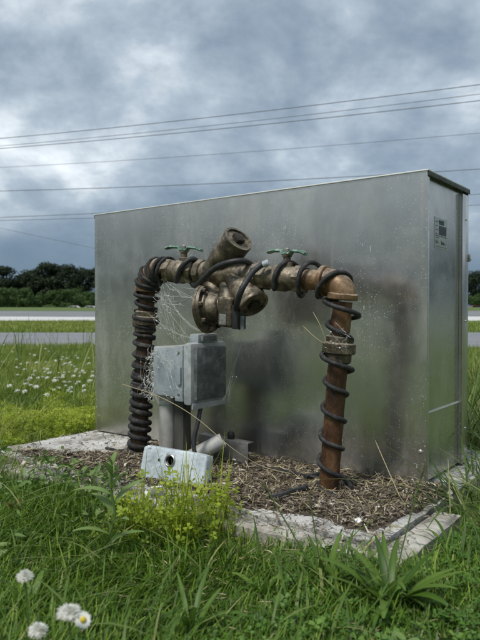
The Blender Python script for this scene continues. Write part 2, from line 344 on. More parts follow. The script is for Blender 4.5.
M['chip'] = leaf_mat('dry_mulch', (.045, .034, .026), (.23, .185, .135), (.66, .60, .50), .05, .8)
M['straw'] = leaf_mat('dry_straw', (.20, .16, .08), (.36, .30, .17), (.52, .45, .28), .15, .6)
M['pine'] = leaf_mat('pine_needles', (.007, .015, .006), (.017, .033, .011), (.038, .060, .019), .1, .7)
M['oak'] = leaf_mat('broad_leaves', (.020, .044, .010), (.050, .098, .020), (.11, .17, .04), .2, .6)
M['bush'] = leaf_mat('pale_bush', (.05, .08, .02), (.10, .15, .04), (.18, .22, .08), .2, .6)
M['seed'] = mat('green_brown_seed_head', [(.3, (.05, .06, .02)), (.7, (.14, .13, .06))], scale=300, rough=.9, bump=.6)
M['bark'] = mat('bark', [(.3, (.03, .022, .016)), (.7, (.09, .07, .055))], scale=6, rough=.95, bump=.6)
M['car_white'] = mat('white_car_paint', [(.3, (.68, .68, .68)), (.7, (.78, .78, .78))], scale=1, rough=.3)
M['car_red'] = mat('maroon_car_paint', [(.3, (.12, .03, .04)), (.7, (.18, .05, .06))], scale=1, rough=.3)
M['glass'] = mat('car_glass', [(.3, (.01, .012, .014)), (.7, (.02, .022, .025))], scale=1, rough=.08)

# ------------------------------------------------------------------ ground, roads
def ground_z(x, y):
    d = math.hypot(x, y)
    z = -.04
    if d > 30: z += min(d-30, 90)*.0133
    if d > 120: z -= min(d-120, 22)*.042
    return z
def build_ground():
    bm = bmesh.new()
    rad = [0, .5, 1, 1.5, 2, 2.5, 3, 4, 5, 6, 8, 10, 13, 16, 20, 25, 30, 38, 48, 60, 80, 105, 120, 131, 142, 180, 260, 500, 1000, 2000]
    seg = 72; prev = None
    for r in rad:
        ring = []
        for k in range(seg if r else 1):
            a = 2*math.pi*k/seg; x, y = r*math.sin(a), r*math.cos(a)
            w = .012*mnoise.noise(Vector((x*1.5, y*1.5, 0))) if .4 < r < 8 else 0
            ring.append(bm.verts.new((x, y, ground_z(x, y) + w)))
        if prev is not None:
            for k in range(seg):
                if len(prev) == 1: bm.faces.new((prev[0], ring[k], ring[(k+1) % seg]))
                else: bm.faces.new((prev[k], prev[(k+1) % seg], ring[(k+1) % seg], ring[k]))
        prev = ring
    tag(obj('lawn', bm, M['lawn']), 'flat green lawn around the concrete pad reaching the woods', kind='structure')
build_ground()
def strip(name, pts, half, mat_, label, lift=.02, kerb=False):
    """a road as a ribbon that follows the ground; pts = centreline"""
    P = [Vector((x, y, 0)) for x, y in pts]; bm = bmesh.new(); rows = []
    for i, p in enumerate(P):
        t = (P[min(i+1, len(P)-1)] - P[max(i-1, 0)]).normalized(); s = Vector((t.y, -t.x, 0)); row = []
        for f in (-1, -1, -.5, 0, .5, 1, 1):
            q = p + s*half*f; z = max(ground_z(q.x, q.y), ground_z(p.x, p.y)-.3) + lift
            row.append(Vector((q.x, q.y, z)))
        row[0].z -= .2; row[-1].z -= .2
        rows.append([bm.verts.new(v) for v in row])
    for A, B in zip(rows, rows[1:]):
        for k in range(6): bm.faces.new((A[k], A[k+1], B[k+1], B[k]))
    return tag(obj(name, bm, mat_, smooth=False), label, kind='structure')
XS = [-160, -120, -90, -70, -55, -42, -32, -24, -17, -11, -6, 0, 6, 11, 17, 24, 32, 42, 55, 70, 90, 120, 160]
strip('road', [(x, 12.6 + .012*x) for x in XS], 3.2, M['asphalt'], 'grey asphalt drive beyond the clover lawn', lift=.012)
strip('apron', [(x, 36 + .01*x) for x in XS], 4.6, M['apron'], 'pale concrete shoulder in front of the far road', lift=.02)
strip('far_road', [(x, 53 + .01*x) for x in XS], 12, M['road_far'], 'far grey road below the tree line', lift=.03)
# the side drive left of the camera: only its reflection is seen in the box
strip('side_drive', [(-10.5 + .02*y, y) for y in range(-44, 10, 3)], 1.6, M['apron'], 'pale side drive crossing the lawn left of the camera', lift=.03)

# ------------------------------------------------------------------ concrete pad and edging
def slab(u0, u1, v0, v1, z0, z1, nu, seed, amp=.010, chip=.009):
    """a cast slab whose rim is chipped and uneven"""
    bm = bmesh.new(); b = .006
    nv = max(2, int(nu*(v1-v0)/(u1-u0))) if v1-v0 < u1-u0 else nu*3
    G = {}
    for i in range(nu+1):
        for j in range(nv+1):
            u, v = u0+(u1-u0)*i/nu, v0+(v1-v0)*j/nv
            edge = i in (0, nu) or j in (0, nv)
            p = W(u, v, z1)
            n = mnoise.noise(Vector((u*9+seed, v*9, 0))); n2 = mnoise.noise(Vector((u*30+seed, v*30, 3)))
            p.z += amp*.3*n
            if edge:
                p += NB*(chip*.5*n2 + chip*.4*n)*(1 if j in (0, nv) else 0) + D*(chip*.5*n2)*(1 if i in (0, nu) else 0)
                p.z -= .004 + abs(n2)*.007
            G[i, j] = bm.verts.new(p)
    for i in range(nu):
        for j in range(nv): bm.faces.new((G[i, j], G[i+1, j], G[i+1, j+1], G[i, j+1]))
    rim = [G[i, 0] for i in range(nu)] + [G[nu, j] for j in range(nv)] + [G[i, nv] for i in range(nu, 0, -1)] + [G[0, j] for j in range(nv, 0, -1)]
    low = [bm.verts.new((v.co.x, v.co.y, z0)) for v in rim]
    n = len(rim)
    for k in range(n): bm.faces.new((rim[k], rim[(k+1) % n], low[(k+1) % n], low[k]))
    return bm
pad = obj('concrete_pad', slab(-.075, 1.46, -.475, .60, -.09, 0.0, 60, 1.), M['concrete'], origin=W(.7, 0, -.09), angle=35)
tag(pad, 'pale cast concrete pad under the metal box and pipes', kind='structure')
def edging(u0, u1, v0, v1, seed, z=-.012):
    nu = max(3, int((u1-u0)/.03)); 
    obj('edging_strip', slab(u0, u1, v0, v1, -.08, z, nu, seed), M['edging'], pad, angle=35)
edging(-.150, -.087, -.545, -.16, 2., -.007)
edging(-.080, .36, -.545, -.487, 3., -.010); edging(.372, .66, -.545, -.487, 4., -.014)
edging(.675, 1.02, -.56, -.492, 5., -.014); edging(1.035, 1.5, -.565, -.495, 6., -.012)

# ------------------------------------------------------------------ metal enclosure
BW, BD, BH, BZ = 1.418, .37, .90, .006
enc = thing('metal_enclosure', W(BW/2, BD/2, 0), 'large dull aluminium box cover standing behind the pipes on the concrete pad', 'metal box')
def sheet_grid(u0, u1, z0, z1, v, th, nu=28, nz=18, amp=.0025):
    bm = bmesh.new(); G = {}
    for s in (0, 1):
        for i in range(nu+1):
            for j in range(nz+1):
                u = u0+(u1-u0)*i/nu; z = z0+(z1-z0)*j/nz
                k = amp*mnoise.noise(Vector((u*2.3, z*2.6, 1.7)))*min(1, 6*(i/nu)*(1-i/nu))
                G[s, i, j] = bm.verts.new(W(u, v + th*s + k, z))
    for i in range(nu):
        for j in range(nz):
            bm.faces.new((G[0, i, j], G[0, i+1, j], G[0, i+1, j+1], G[0, i, j+1])); bm.faces.new((G[1, i, j], G[1, i, j+1], G[1, i+1, j+1], G[1, i+1, j]))
    for i in range(nu):
        for j in (0, nz): bm.faces.new((G[0, i, j], G[0, i+1, j], G[1, i+1, j], G[1, i, j]))
    for j in range(nz):
        for i in (0, nu): bm.faces.new((G[0, i, j], G[0, i, j+1], G[1, i, j+1], G[1, i, j]))
    return bm
TH = .003
fp = obj('front_panel', sheet_grid(.0, BW, BZ, BH, 0, TH), M['alu'], enc)
obj('corner_flange', uvbox(-.0005, .0025, .0035, .016, BZ+.002, BH-.016, .0008), M['alu_edge'], fp)
obj('side_panel', uvbox(.011, .014, .004, BD-.004, BZ+.004, BH-.004), M['alu'], enc)
obj('side_panel', uvbox(BW-.014, BW-.011, .004, BD-.004, BZ+.004, BH-.004), M['alu'], enc)
bp = obj('back_panel', uvbox(0, BW, BD-TH, BD, BZ, BH-.001), M['alu'], enc)
obj('return_flange', uvbox(-.0015, .0015, BD-.062, BD-.0035, BZ+.002, BH-.020, .0008), M['alu'], bp)
obj('flange_lip', uvbox(.002, .0105, BD-.062, BD-.059, BZ+.002, BH-.020), M['alu'], bp)
lid = obj('lid', uvbox(-.004, BW+.004, -.004, BD+.004, BH, BH+.0042, .0015), M['lid_metal'], enc)
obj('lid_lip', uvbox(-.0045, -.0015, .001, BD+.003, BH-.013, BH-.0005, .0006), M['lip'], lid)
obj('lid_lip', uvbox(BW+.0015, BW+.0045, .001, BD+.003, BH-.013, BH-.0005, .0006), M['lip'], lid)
# seam crease on the side panel, rivets, hasp
obj('seam_strip', uvbox(.0080, .0105, .02, BD-.064, .206, .2105), M['lid_metal'], enc)
def rivet(c, ax, r=.005):
    obj('rivet', turn(c - ax*.001, c + ax*.003, [(0, r), (.5, r*.95), (.85, r*.6), (1, r*.2)], 10), M['alu_edge'], enc)
for z in (.10, ): rivet(W(.018, -.001, z), -NB, .006)
for (v, z) in ((BD-.03, .12), (BD-.03, .47), (BD-.03, .80)): rivet(W(-.002, v, z), -D, .004)
for (v, z) in ((.03, .86), (.03, .835)): rivet(W(.010, v, z), -D, .003)
hasp = obj('hasp', uvbox(-.006, .004, BD+.0005, BD+.005, .665, .69, .0015), M['steel'], enc)
obj('hasp_pin', turn(W(-.004, BD+.003, .672), W(-.004, BD+.012, .672), [(0, .003), (1, .003)], 10), M['steel'], hasp)
# silver data label on the side panel: black blocks and fine illegible lines
st = obj('data_label', uvbox(.0100, .0108, .085, .193, .690, .782, .0003), M['sticker'], enc)
def ink(v0, v1, z0, z1):
    v0, v1 = .085+(v0-.052)*1.2, .085+(v1-.052)*1.2
    obj('print', uvbox(.0094, .0099, v0, v1, z0, z1), M['ink'], st)
ink(.082, .118, .762, .775); ink(.082, .135, .731, .758)
for k, (a, b) in enumerate(((.056, .076), (.058, .074), (.056, .076), (.057, .075))): ink(a, b, .768-.012*k, .7695-.012*k)
for (a, b, z) in ((.058, .09, .726), (.096, .112, .726), (.116, .136, .725), (.062, .080, .720)): ink(a, b, z, z+.002)
for (a, b, z0, z1) in ((.060, .064, .703, .714), (.068, .071, .704, .713), (.075, .081, .707, .709), (.098, .104, .702, .713), (.107, .111, .703, .711), (.114, .121, .702, .711), (.124, .130, .704, .706)): ink(a, b, z0, z1)
ink(.060, .136, .6945, .6955)

# ------------------------------------------------------------------ backflow preventer
PV = -.215
def pp(px, py, dv=0.): return onv(px, py, PV+dv)
RB, RT, RC = pp(327.5, 494), pp(342.5, 302), pp(344, 282)      # right riser bottom, top, corner
LB, LT, LC = pp(138, 463), pp(147, 292), pp(148.5, 269.5)
bf = thing('backflow_preventer', (RB+LB)/2, 'brown brass backflow valve assembly on two rusty risers with green handles', 'pipe valve')
def lerp(a, b, t): return a + (b-a)*t
pr = .0268
HL, HR = lerp(LC, RC, .10), lerp(LC, RC, .885)   # ends of the straight run beyond the elbows
hdir = (RC-LC).normalized()
def riser(A, B, m):
    n = 24; P = [lerp(A, B, i/n) for i in range(n+1)]
    bm = tube(P, [pr*(1+.035*math.sin(i*2.1)) for i in range(n+1)], 28); wobble(bm, .0012, 35); return obj('riser_pipe', bm, m, bf)
riser(RB - Z*.03, RT, M['rust']); riser(LB - Z*.03, LT, M['rust_dark'])
def elbow(A, Cn, B, m, r=.036):
    P = []
    for i in range(15):
        t = i/14; P.append((1-t)**2*A + 2*t*(1-t)*Cn + t*t*B)
    bm = tube(P, r, 28)
    turn_into(bm, A - (Cn-A).normalized()*.006, A + (Cn-A).normalized()*.012, [(0, r*1.05), (.15, r*1.18), (.85, r*1.18), (1, r*1.05)])
    turn_into(bm, B + (B-Cn).normalized()*.006, B - (B-Cn).normalized()*.012, [(0, r*1.05), (.15, r*1.18), (.85, r*1.18), (1, r*1.05)])
    wobble(bm, .0012, 40); return obj('elbow', bm, m, bf)
elbow(RT + Z*.012, RC, lerp(RC, LC, .085), M['copper']); elbow(LT + Z*.006, LC, lerp(LC, RC, .07), M['copper'], .034)
def union(A, B, f, m, h=.032, R0=.046):
    c = lerp(A, B, f); t = (B-A).normalized()
    bm = turn(c - t*h/2, c + t*h/2, [(0, R0*.9), (.12, R0), (.88, R0), (1, R0*.9)], 8, .3)
    turn_into(bm, c + t*h/2, c + t*(h/2+.018), [(0, .037), (.8, .037), (1, .031)], 24)
    turn_into(bm, c - t*(h/2+.026), c - t*h/2, [(0, .031), (.2, .036), (1, .036)], 24)
    wobble(bm, .001, 40); return obj('union_nut', bm, m, bf)
union(RB, RT, .765, M['bronze']); union(LB, LT, .835, M['bronze'])
# straight run: nipples, ball valves
def along(px): # point on run axis at picture column px, in the pipe plane
    a, b = 0., 1.
    tgt = (px-240)/640
    for _ in range(40):
        m = (a+b)/2; p = lerp(LC, RC, m)
        if p.x/p.y < tgt: a = m
        else: b = m
    return lerp(LC, RC, a)
def nipple(a, b, r, m): 
    A, B = along(a), along(b); bm = tube([lerp(A, B, i/8) for i in range(9)], r, 28); wobble(bm, .0008, 40); return obj('nipple', bm, m, bf)
nipple(304, 330, .0285, M['copper']); nipple(156, 176, .028, M['brass']); nipple(190, 206, .028, M['brass'])
def ball_valve(a, b, hx, yaw):
    A, B = along(a), along(b)
    bm = turn(A, B, [(0, .034), (.02, .037), (.2, .037), (.22, .033), (.34, .035), (.42, .039), (.58, .039), (.66, .035), (.78, .033), (.8, .037), (.98, .037), (1, .034)], 28)
    wobble(bm, .001, 40)
    vb = obj('ball_valve', bm, M['brass'], bf)
    for q0, q1 in ((A, lerp(A, B, .19)), (lerp(A, B, .81), B)):
        obj('hex_end', turn(q0, q1, [(0, .037), (.08, .041), (.92, .041), (1, .037)], 6, .4), M['brass'], vb, angle=25)
    c = along(hx)
    obj('stem', turn(c + Z*.03, c + Z*.072, [(0, .017), (.35, .017), (.4, .011), (.75, .011), (.76, .014), (1, .014)], 14), M['brass'], vb)
    # tee handle: two drooping wings on a pressed steel bracket
    bm = bmesh.new(); ax = (hdir*math.cos(yaw) + NB*math.sin(yaw)).normalized(); ay = Z.cross(ax); top = c + Z*.074
    prof = [(-.068, -.001, .012), (-.052, .004, .014), (-.02, .005, .010), (-.012, -.004, .014), (.012, -.004, .014), (.02, .005, .010), (.052, .003, .014), (.068, -.003, .012)]
    rows = []
    for (x, z, w) in prof:
        rows.append([bm.verts.new(top + ax*x + ay*sy*w + Z*(z + sz)) for (sy, sz) in ((-1, 0), (-.6, .005), (.6, .005), (1, 0), (.6, -.004), (-.6, -.004))])
    for P, Q in zip(rows, rows[1:]):
        for k in range(6): bm.faces.new((P[k], P[(k+1) % 6], Q[(k+1) % 6], Q[k]))
    bm.faces.new(rows[0]); bm.faces.new(rows[-1][::-1])
    obj('handle', bm, M['green'], vb, angle=60)
    obj('handle_nut', turn(top, top + Z*.013, [(0, .008), (.8, .008), (1, .005)], 6), M['steel'], vb)
ball_valve(168, 196, 184, .15); ball_valve(260, 306, 287, -.1)
# twin check body
TC = (CAMP - along(230)); TC.z = 0; TC.normalize()               # towards the viewer, level
A, B = along(198), along(264)
bm = tube([lerp(A, B, i/10) for i in range(11)], [.032, .036, .040, .042, .042, .042, .042, .041, .038, .036, .034], 28); wobble(bm, .0015, 30)
obj('valve_body', bm, M['brass'], bf)
for a_, b_ in ((199, 205), (256, 262)):
    obj('coupling_ring', turn(along(a_), along(b_), [(0, .040), (.1, .044), (.9, .044), (1, .040)], 8, .2), M['bronze'], bf, angle=25)
def check_arm(base, axis, L, r, m, square):
    axis = axis.normalized(); tip = base + axis*L
    bm = turn(base, tip, [(0, r*.82), (.15, r*.86), (.42, r*.88), (.46, r*.97), (.60, r), (.98, r), (1, r*.97)], 32); wobble(bm, .0012, 40)
    arm = obj('check_housing', bm, m, bf)
    # screwed cap with raised rim and square drive
    rim = bmesh.new(); s = 36
    side = (Z - axis*Z.dot(axis)).normalized(); s2 = axis.cross(side)
    rings = []
    for (h, q) in ((-.004, r*1.0), (.003, r*1.03), (.007, r*1.0), (.007, r*.84), (.001, r*.80), (.001, .001)):
        rings.append([rim.verts.new(tip + axis*h + (side*math.cos(2*math.pi*k/s) + s2*math.sin(2*math.pi*k/s))*q) for k in range(s)])
    for P, Q in zip(rings, rings[1:]):
        for k in range(s): rim.faces.new((P[k], P[(k+1) % s], Q[(k+1) % s], Q[k]))
    obj('cap', rim, m, arm)
    sq = bmesh.new(); box_into(sq, tip + axis*.006, .030, .030, .018, ax=(side, s2, axis), bev=.002)
    obj('square_plug', sq, M['plug'], arm)
    return arm
c1 = along(210) - Z*.012
check_arm(c1, hdir*.66 + Z*.70 + TC*.20, .168, .047, M['bronze'], False)
c2 = along(234) + Z*.004
check_arm(c2, hdir*.54 - Z*.66 + TC*.22, .130, .047, M['brass'], False)
# relief valve under the body
ra = (-hdir*.9 + TC*.18 - Z*.16).normalized()                       # axis, towards the left
rc = onv(207, 309, PV-.035)
flg = obj('relief_valve', turn(rc + ra*.026, rc - ra*.012, [(0, .030), (.12, .052), (.25, .064), (.38, .072), (.45, .076), (.72, .076), (.74, .074), (.98, .072), (1, .066)], 40), M['bronze'], bf)
fr = frames([rc, rc + ra])[0]
for k in range(8):
    a = 2*math.pi*k/8 + .2; q = rc + (fr[1]*math.cos(a) + fr[2]*math.sin(a))*.065
    obj('bolt', turn(q - ra*.011, q - ra*.022, [(0, .0075), (.8, .0075), (1, .005)], 6), M['bronze'], flg)
obj('bonnet', turn(rc - ra*.010, rc - ra*.072, [(0, .056), (.10, .054), (.16, .047), (.62, .044), (.70, .040), (.72, .036), (1, .034)], 32), M['bronze'], bf)
hc = onv(229, 312, PV-.045)
bm = bmesh.new(); box_into(bm, hc, .052, .050, .090, ax=(hdir, NB, Z), bev=.010, segs=3); wobble(bm, .001, 40)
hb = obj('relief_housing', bm, M['bronze'], bf)
obj('name_plate', bx(hc - NB*.0262 - Z*.022 - hdir*.004, .026, .002, .032, ax=(hdir, NB, Z), bev=.0006), M['steel'], hb)
obj('vent_bracket', bx(hc + hdir*.037 - Z*.012, .020, .044, .07, ax=(hdir, NB, Z), bev=.003), M['dark'], bf)
n1 = along(212) - Z*.02; 
bm = tube(smooth_path([n1, lerp(n1, rc - ra*.03, .55) , rc - ra*.03], 5), .030, 20); wobble(bm, .001, 40)
obj('relief_neck', bm, M['bronze'], bf)
n2 = along(228) - Z*.02
bm = tube(smooth_path([n2, lerp(n2, hc, .5) - NB*.005, hc], 5), .026, 20); obj('relief_neck', bm, M['bronze'], bf)
# clear plastic tag hanging by the vent
tg = bmesh.new(); box_into(tg, onv(241.5, 323, PV-.05), .018, .0012, .042, ax=((hdir*.97 + NB*.2).normalized(), NB, Z), bev=.0004)
obj('plastic_tag', tg, M['lid_plastic'], bf)

# ------------------------------------------------------------------ heat cables wound on the pipes
def helix(path, s_list, rad):
    """path: dense polyline; s_list: (fraction, turns); returns points winding about it"""
    F = frames(path); out = []
    n = len(path)-1
    for (s, th, dr) in s_list:
        x = min(max(s, 0), 1)*n; i = min(int(x), n-1); f = x-i
        p = lerp(path[i], path[i+1], f); t, a, b = F[i]
        out.append(p + (a*math.cos(th) + b*math.sin(th))*(rad+dr))
    return out
def dense(P, n=120):
    Q = smooth_path(P, 40); L = [0]
    for a, b in zip(Q, Q[1:]): L.append(L[-1] + (b-a).length)
    out = []; j = 0
    for i in range(n+1):
        t = L[-1]*i/n
        while j < len(L)-2 and L[j+1] < t: j += 1
        out.append(lerp(Q[j], Q[j+1], (t-L[j])/max(L[j+1]-L[j], 1e-9)))
    return out
rightrun = dense([RB + Z*.005, lerp(RB, RT, .5), lerp(RB, RT, .93), lerp(RT, RC, .5) + (LC-RC).normalized()*.012, lerp(RC, LC, .09), along(300), along(266)])
def wind(run, s0, s1, turns, ph, rad, jit=.12, n=26, bulge=None, wave=.004):
    P = []; tot = int(turns*n)
    for k in range(tot+1):
        t = k/tot; s = s0+(s1-s0)*t + wave*mnoise.noise(Vector((t*turns*1.3, ph, 0)))
        P.append((s, ph + 2*math.pi*-turns*t + jit*mnoise.noise(Vector((t*turns*.9, ph+4, 0))), .0015*mnoise.noise(Vector((t*turns*2, 9, ph))) + (bulge(s) if bulge else 0)))
    return helix(run, P, rad)
sst = lambda x, a, b: max(0., min(1., (x-a)/(b-a)))
un_b = lambda s: .016*math.exp(-((s-.455)/.035)**2) + .0155*sst(s, .56, .60)
bm = bmesh.new()
tail = [RB + TC*.06 + Z*.012 - D*.02, RB + TC*.045 + Z*.02 + D*.03]
tube_into(bm, smooth_path(tail, 4) + wind(rightrun, .015, .93, 10.0, 2.2, pr+.0050, jit=.9, bulge=un_b, wave=.016), .0068, 8)
endp = wind(rightrun, .015, .93, 10.0, 2.2, pr+.0050, jit=.9, bulge=un_b, wave=.016)[-1]
rc_cable = obj('heat_cable', bm, M['cable_grey'], origin=RB, angle=60)
tag(rc_cable, 'black heating cable spiralled around the right riser and elbow', 'cable', 'heating cables on the pipes')
# cable across the valve body, with a taped silver end
e0 = onv(267, 263, PV-.045)
path2 = smooth_path([onv(176, 282, PV-.030), onv(181, 268, PV-.045), onv(190, 259.5, PV-.03), onv(197, 262, PV+.0), onv(193, 275, PV+.04), onv(192, 283, PV+.0), onv(196, 285.5, PV-.036), onv(203, 279, PV-.062), onv(216, 267.5, PV-.075), onv(233, 261.5, PV-.070), onv(247, 262, PV-.030), onv(252, 270, PV+.045), onv(245, 300, PV+.02),
                     onv(236.5, 309, PV-.05), onv(238, 300, PV-.105), onv(243, 287, PV-.112), onv(252, 273, PV-.075), onv(260, 266, PV-.052), e0], 6)
bm = tube(path2, .0088, 10)
c2o = obj('heat_cable', bm, M['cable'], origin=along(230), angle=60)
tag(c2o, 'black cable draped across the twin valve body with a silver taped end', 'cable', 'heating cables on the pipes')
obj('cable_end', turn(path2[-1] - (path2[-1]-path2[-3]).normalized()*.012, path2[-1] + (path2[-1]-path2[-3]).normalized()*.006, [(0, .0095), (.8, .0095), (1, .006)], 12), M['silver_tip'], c2o)
leftrun = dense([LB + Z*.01, lerp(LB, LT, .5), lerp(LB, LT, .95), lerp(LT, LC, .55) + hdir*.008, lerp(LC, RC, .06), along(170)])
lb = lambda s: .012*math.exp(-((s-.665)/.03)**2) + (.006 if s > .76 else 0)
bm = bmesh.new()
tube_into(bm, wind(leftrun, .34, .97, 14.0, .4, pr+.0045, jit=1.0, bulge=lb, wave=.013), .0068, 8)
tube_into(bm, wind(leftrun, .70, .99, 6.3, 1.9, pr+.0085, jit=1.2, bulge=lb, wave=.016), .0062, 8)
tube_into(bm, wind(leftrun, .40, .62, 4.4, 3.1, pr+.0075, jit=1.2, wave=.016), .0060, 8)
c3o = obj('heat_cable', bm, M['cable_dirty'], origin=lerp(LB, LT, .4), angle=60)
tag(c3o, 'dusty black heating cable coiled around the upper left riser and elbow', 'cable', 'heating cables on the pipes')
bm = bmesh.new(); tube_into(bm, wind(leftrun, .01, .42, 10.5, 2.0, pr+.0050, jit=.9, wave=.012), .0098, 10)
c4o = obj('corrugated_hose', bm, M['cable_dirty'], origin=LB, angle=60)
tag(c4o, 'thick black coils stacked around the base of the left riser', 'cable', 'heating cables on the pipes')

# ------------------------------------------------------------------ electrical outlet on its post
e = onv(184.5, 375, -.30); eu = (e-C0).dot(D); ev = -.30
zt, zb = .405, .215
dep, wid = .140, .172
out_o = thing('outdoor_outlet', W(eu+.07, ev+.08, 0), 'grey weatherproof electrical outlet with clouded flip cover on a conduit post', 'outlet')
obj('back_box', uvbox(eu+.045, eu+dep, ev+.006, ev+wid-.006, zb+.018, zt-.016, .006), M['grey_plastic'], out_o)
obj('cover_base', uvbox(eu+.008, eu+.042, ev, ev+wid, zb+.006, zt-.010, .005), M['grey_plastic'], out_o)
cv = obj('flip_cover', uvbox(eu-.030, eu+.006, ev-.004, ev+wid+.004, zb-.004, zt, .014), M['lid_rim'], out_o)
obj('window', uvbox(eu-.042, eu-.022, ev+.010, ev+wid-.014, zb+.010, zt-.014, .009), M['pane'], cv)
obj('cover_rim', uvbox(eu-.0315, eu-.024, ev+.004, ev+wid-.004, zb-.016, zb+.004, .004), M['lid_rim'], cv)
hg = obj('hinge_block', uvbox(eu-.026, eu+.012, ev+.035, ev+wid-.035, zt-.004, zt+.026, .007), M['grey_plastic'], out_o)
for k in (0, 1): obj('hinge_knuckle', uvbox(eu-.034, eu-.020, ev+.048+k*.042, ev+.076+k*.042, zt+.003, zt+.021, .004), M['lid_plastic'], hg)
obj('latch', uvbox(eu+.012, eu+.026, ev-.007, ev-.0005, zb+.06, zb+.115, .002), M['grey_plastic'], cv)
for (du, z) in ((.06, zt-.045), (.06, zb+.045)): obj('lug', turn(W(eu+dep-.004, ev+.02, z), W(eu+dep+.012, ev+.02, z), [(0, .010), (1, .008)], 12), M['grey_plastic'], out_o)
for z in (zb+.03, zt-.03): obj('screw', turn(W(eu+.025, ev+.001, z), W(eu+.025, ev-.003, z), [(0, .005), (.7, .005), (1, .003)], 10), M['steel'], out_o)
def at_uv(px, v):   # ground point at picture column px on the vertical plane v
    p = onv(px, 400, v); return (p-C0).dot(D)
pu = at_uv(168, -.235)
obj('conduit_post', turn(W(pu, -.235, -.03), W(pu, -.235, zb+.022), [(0, .029), (.86, .029), (.861, .034), (1, .034)], 24), M['pvc'], out_o)
obj('post_brace', uvbox(pu-.075, pu-.035, -.245, -.205, -.03, zb+.02, .004), M['dark_wood'], out_o)
cord = obj('power_cord', tube(smooth_path([W(eu-.012, ev+.07, zb+.01), onv(200, 411, -.255), onv(197.5, 424, -.27), onv(194, 440, -.285), onv(195.5, 456, -.29), onv(203, 468, -.27)], 8), .0068, 10), M['cable'], origin=onv(197, 430, -.27))
tag(cord, 'black power cord hanging from the outlet cover to the ground', 'cord')

# fallen junction box with a round knockout
jl, jr = ong(138.5, 480), ong(202.5, 491)
jd = (jr-jl).normalized(); jn = Vector((jd.y, -jd.x, 0)); 
if jn.dot(CAMP-jl) < 0: jn = -jn
tilt = (Z*.97 - jn*.22).normalized(); jb = tilt.cross(jd).normalized()
if jb.dot(jn) < 0: jb = -jb
jw, jh, jt = (jr-jl).length, .098, .036
jc = (jl+jr)/2 + tilt*(jh/2+.004) - jb*jt/2
# roll to match its slump to the right
roll = -.02
jx = (jd*math.cos(roll) + tilt*math.sin(roll)); jz = (tilt*math.cos(roll) - jd*math.sin(roll))
jo = thing('junction_box', (jl+jr)/2, 'scuffed pale blue-grey metal box with a round hole lying before the outlet post', 'junction box')
def hollow_box(w, h, hx, hz, r, t, corner=.012, seg=72):
    """cast box with rounded corners and a round hole in its face: rings from the hole round to the back"""
    bm = bmesh.new(); hole, outer = [], []
    for k in range(seg):
        a = 2*math.pi*k/seg; c, s_ = math.cos(a), math.sin(a); hole.append((hx + r*c, hz + r*s_))
        tx = ((w/2 - hx) if c > 0 else (-w/2 - hx))/c if abs(c) > 1e-6 else 1e9
        tz = ((h/2 - hz) if s_ > 0 else (-h/2 - hz))/s_ if abs(s_) > 1e-6 else 1e9
        q = min(tx, tz); x, z = hx + q*c, hz + q*s_
        cx, cz = math.copysign(w/2-corner, x), math.copysign(h/2-corner, z)
        if abs(x) > w/2-corner and abs(z) > h/2-corner:
            d = math.hypot(x-cx, z-cz); x, z = cx + (x-cx)/d*corner, cz + (z-cz)/d*corner
        outer.append((x, z))
    def ring(pts, sc, y): return [bm.verts.new(jc + jx*(x - math.copysign(min(abs(x), sc), x)*1.0) + jz*(z - math.copysign(min(abs(z), sc), z)) + jb*y) for x, z in pts]
    rings = [ring(hole, 0, jt/2-t), ring(hole, 0, jt/2), ring(outer, .006, jt/2), ring(outer, .002, jt/2-.0015), ring(outer, 0, jt/2-.006), ring(outer, 0, -jt/2), ring(outer, .006, -jt/2), ring(outer, .006, jt/2-.006), ]
    for P, Q in zip(rings, rings[1:]):
        for k in range(seg): bm.faces.new((P[k], P[(k+1) % seg], Q[(k+1) % seg], Q[k]))
    return bm
hx, hz = -jw*.04, jh*.16
bm = hollow_box(jw, jh, hx, hz, .0135, .006); wobble(bm, .0012, 25)
obj('shell', bm, M['block'], jo, angle=50)
obj('back_plate', bx(jc - jb*(jt/2-.004), jw-.016, jh-.016, .003, ax=(jx, jz, jb)), M['dark'], jo)
hcn = jc + jx*hx + jz*hz + jb*(jt/2)
bm = bmesh.new(); s = 28; rings = []
for (h, q) in ((-.010, .0135), (.003, .0135), (.0045, .0155), (.003, .0185), (-.001, .0195)):
    rings.append([bm.verts.new(hcn + jb*h + (jx*math.cos(2*math.pi*k/s) + jz*math.sin(2*math.pi*k/s))*q) for k in range(s)])
for P, Q in zip(rings, rings[1:]):
    for k in range(s): bm.faces.new((P[k], P[(k+1) % s], Q[(k+1) % s], Q[k]))
obj('knockout_ring', bm, M['galv'], jo)
for (x, z) in ((-jw*.21, jh*.13), ): obj('screw_hole', turn(jc + jx*x + jz*z + jb*(jt/2-.001), jc + jx*x + jz*z + jb*(jt/2+.002), [(0, .005), (1, .004)], 10), M['dark'], jo)

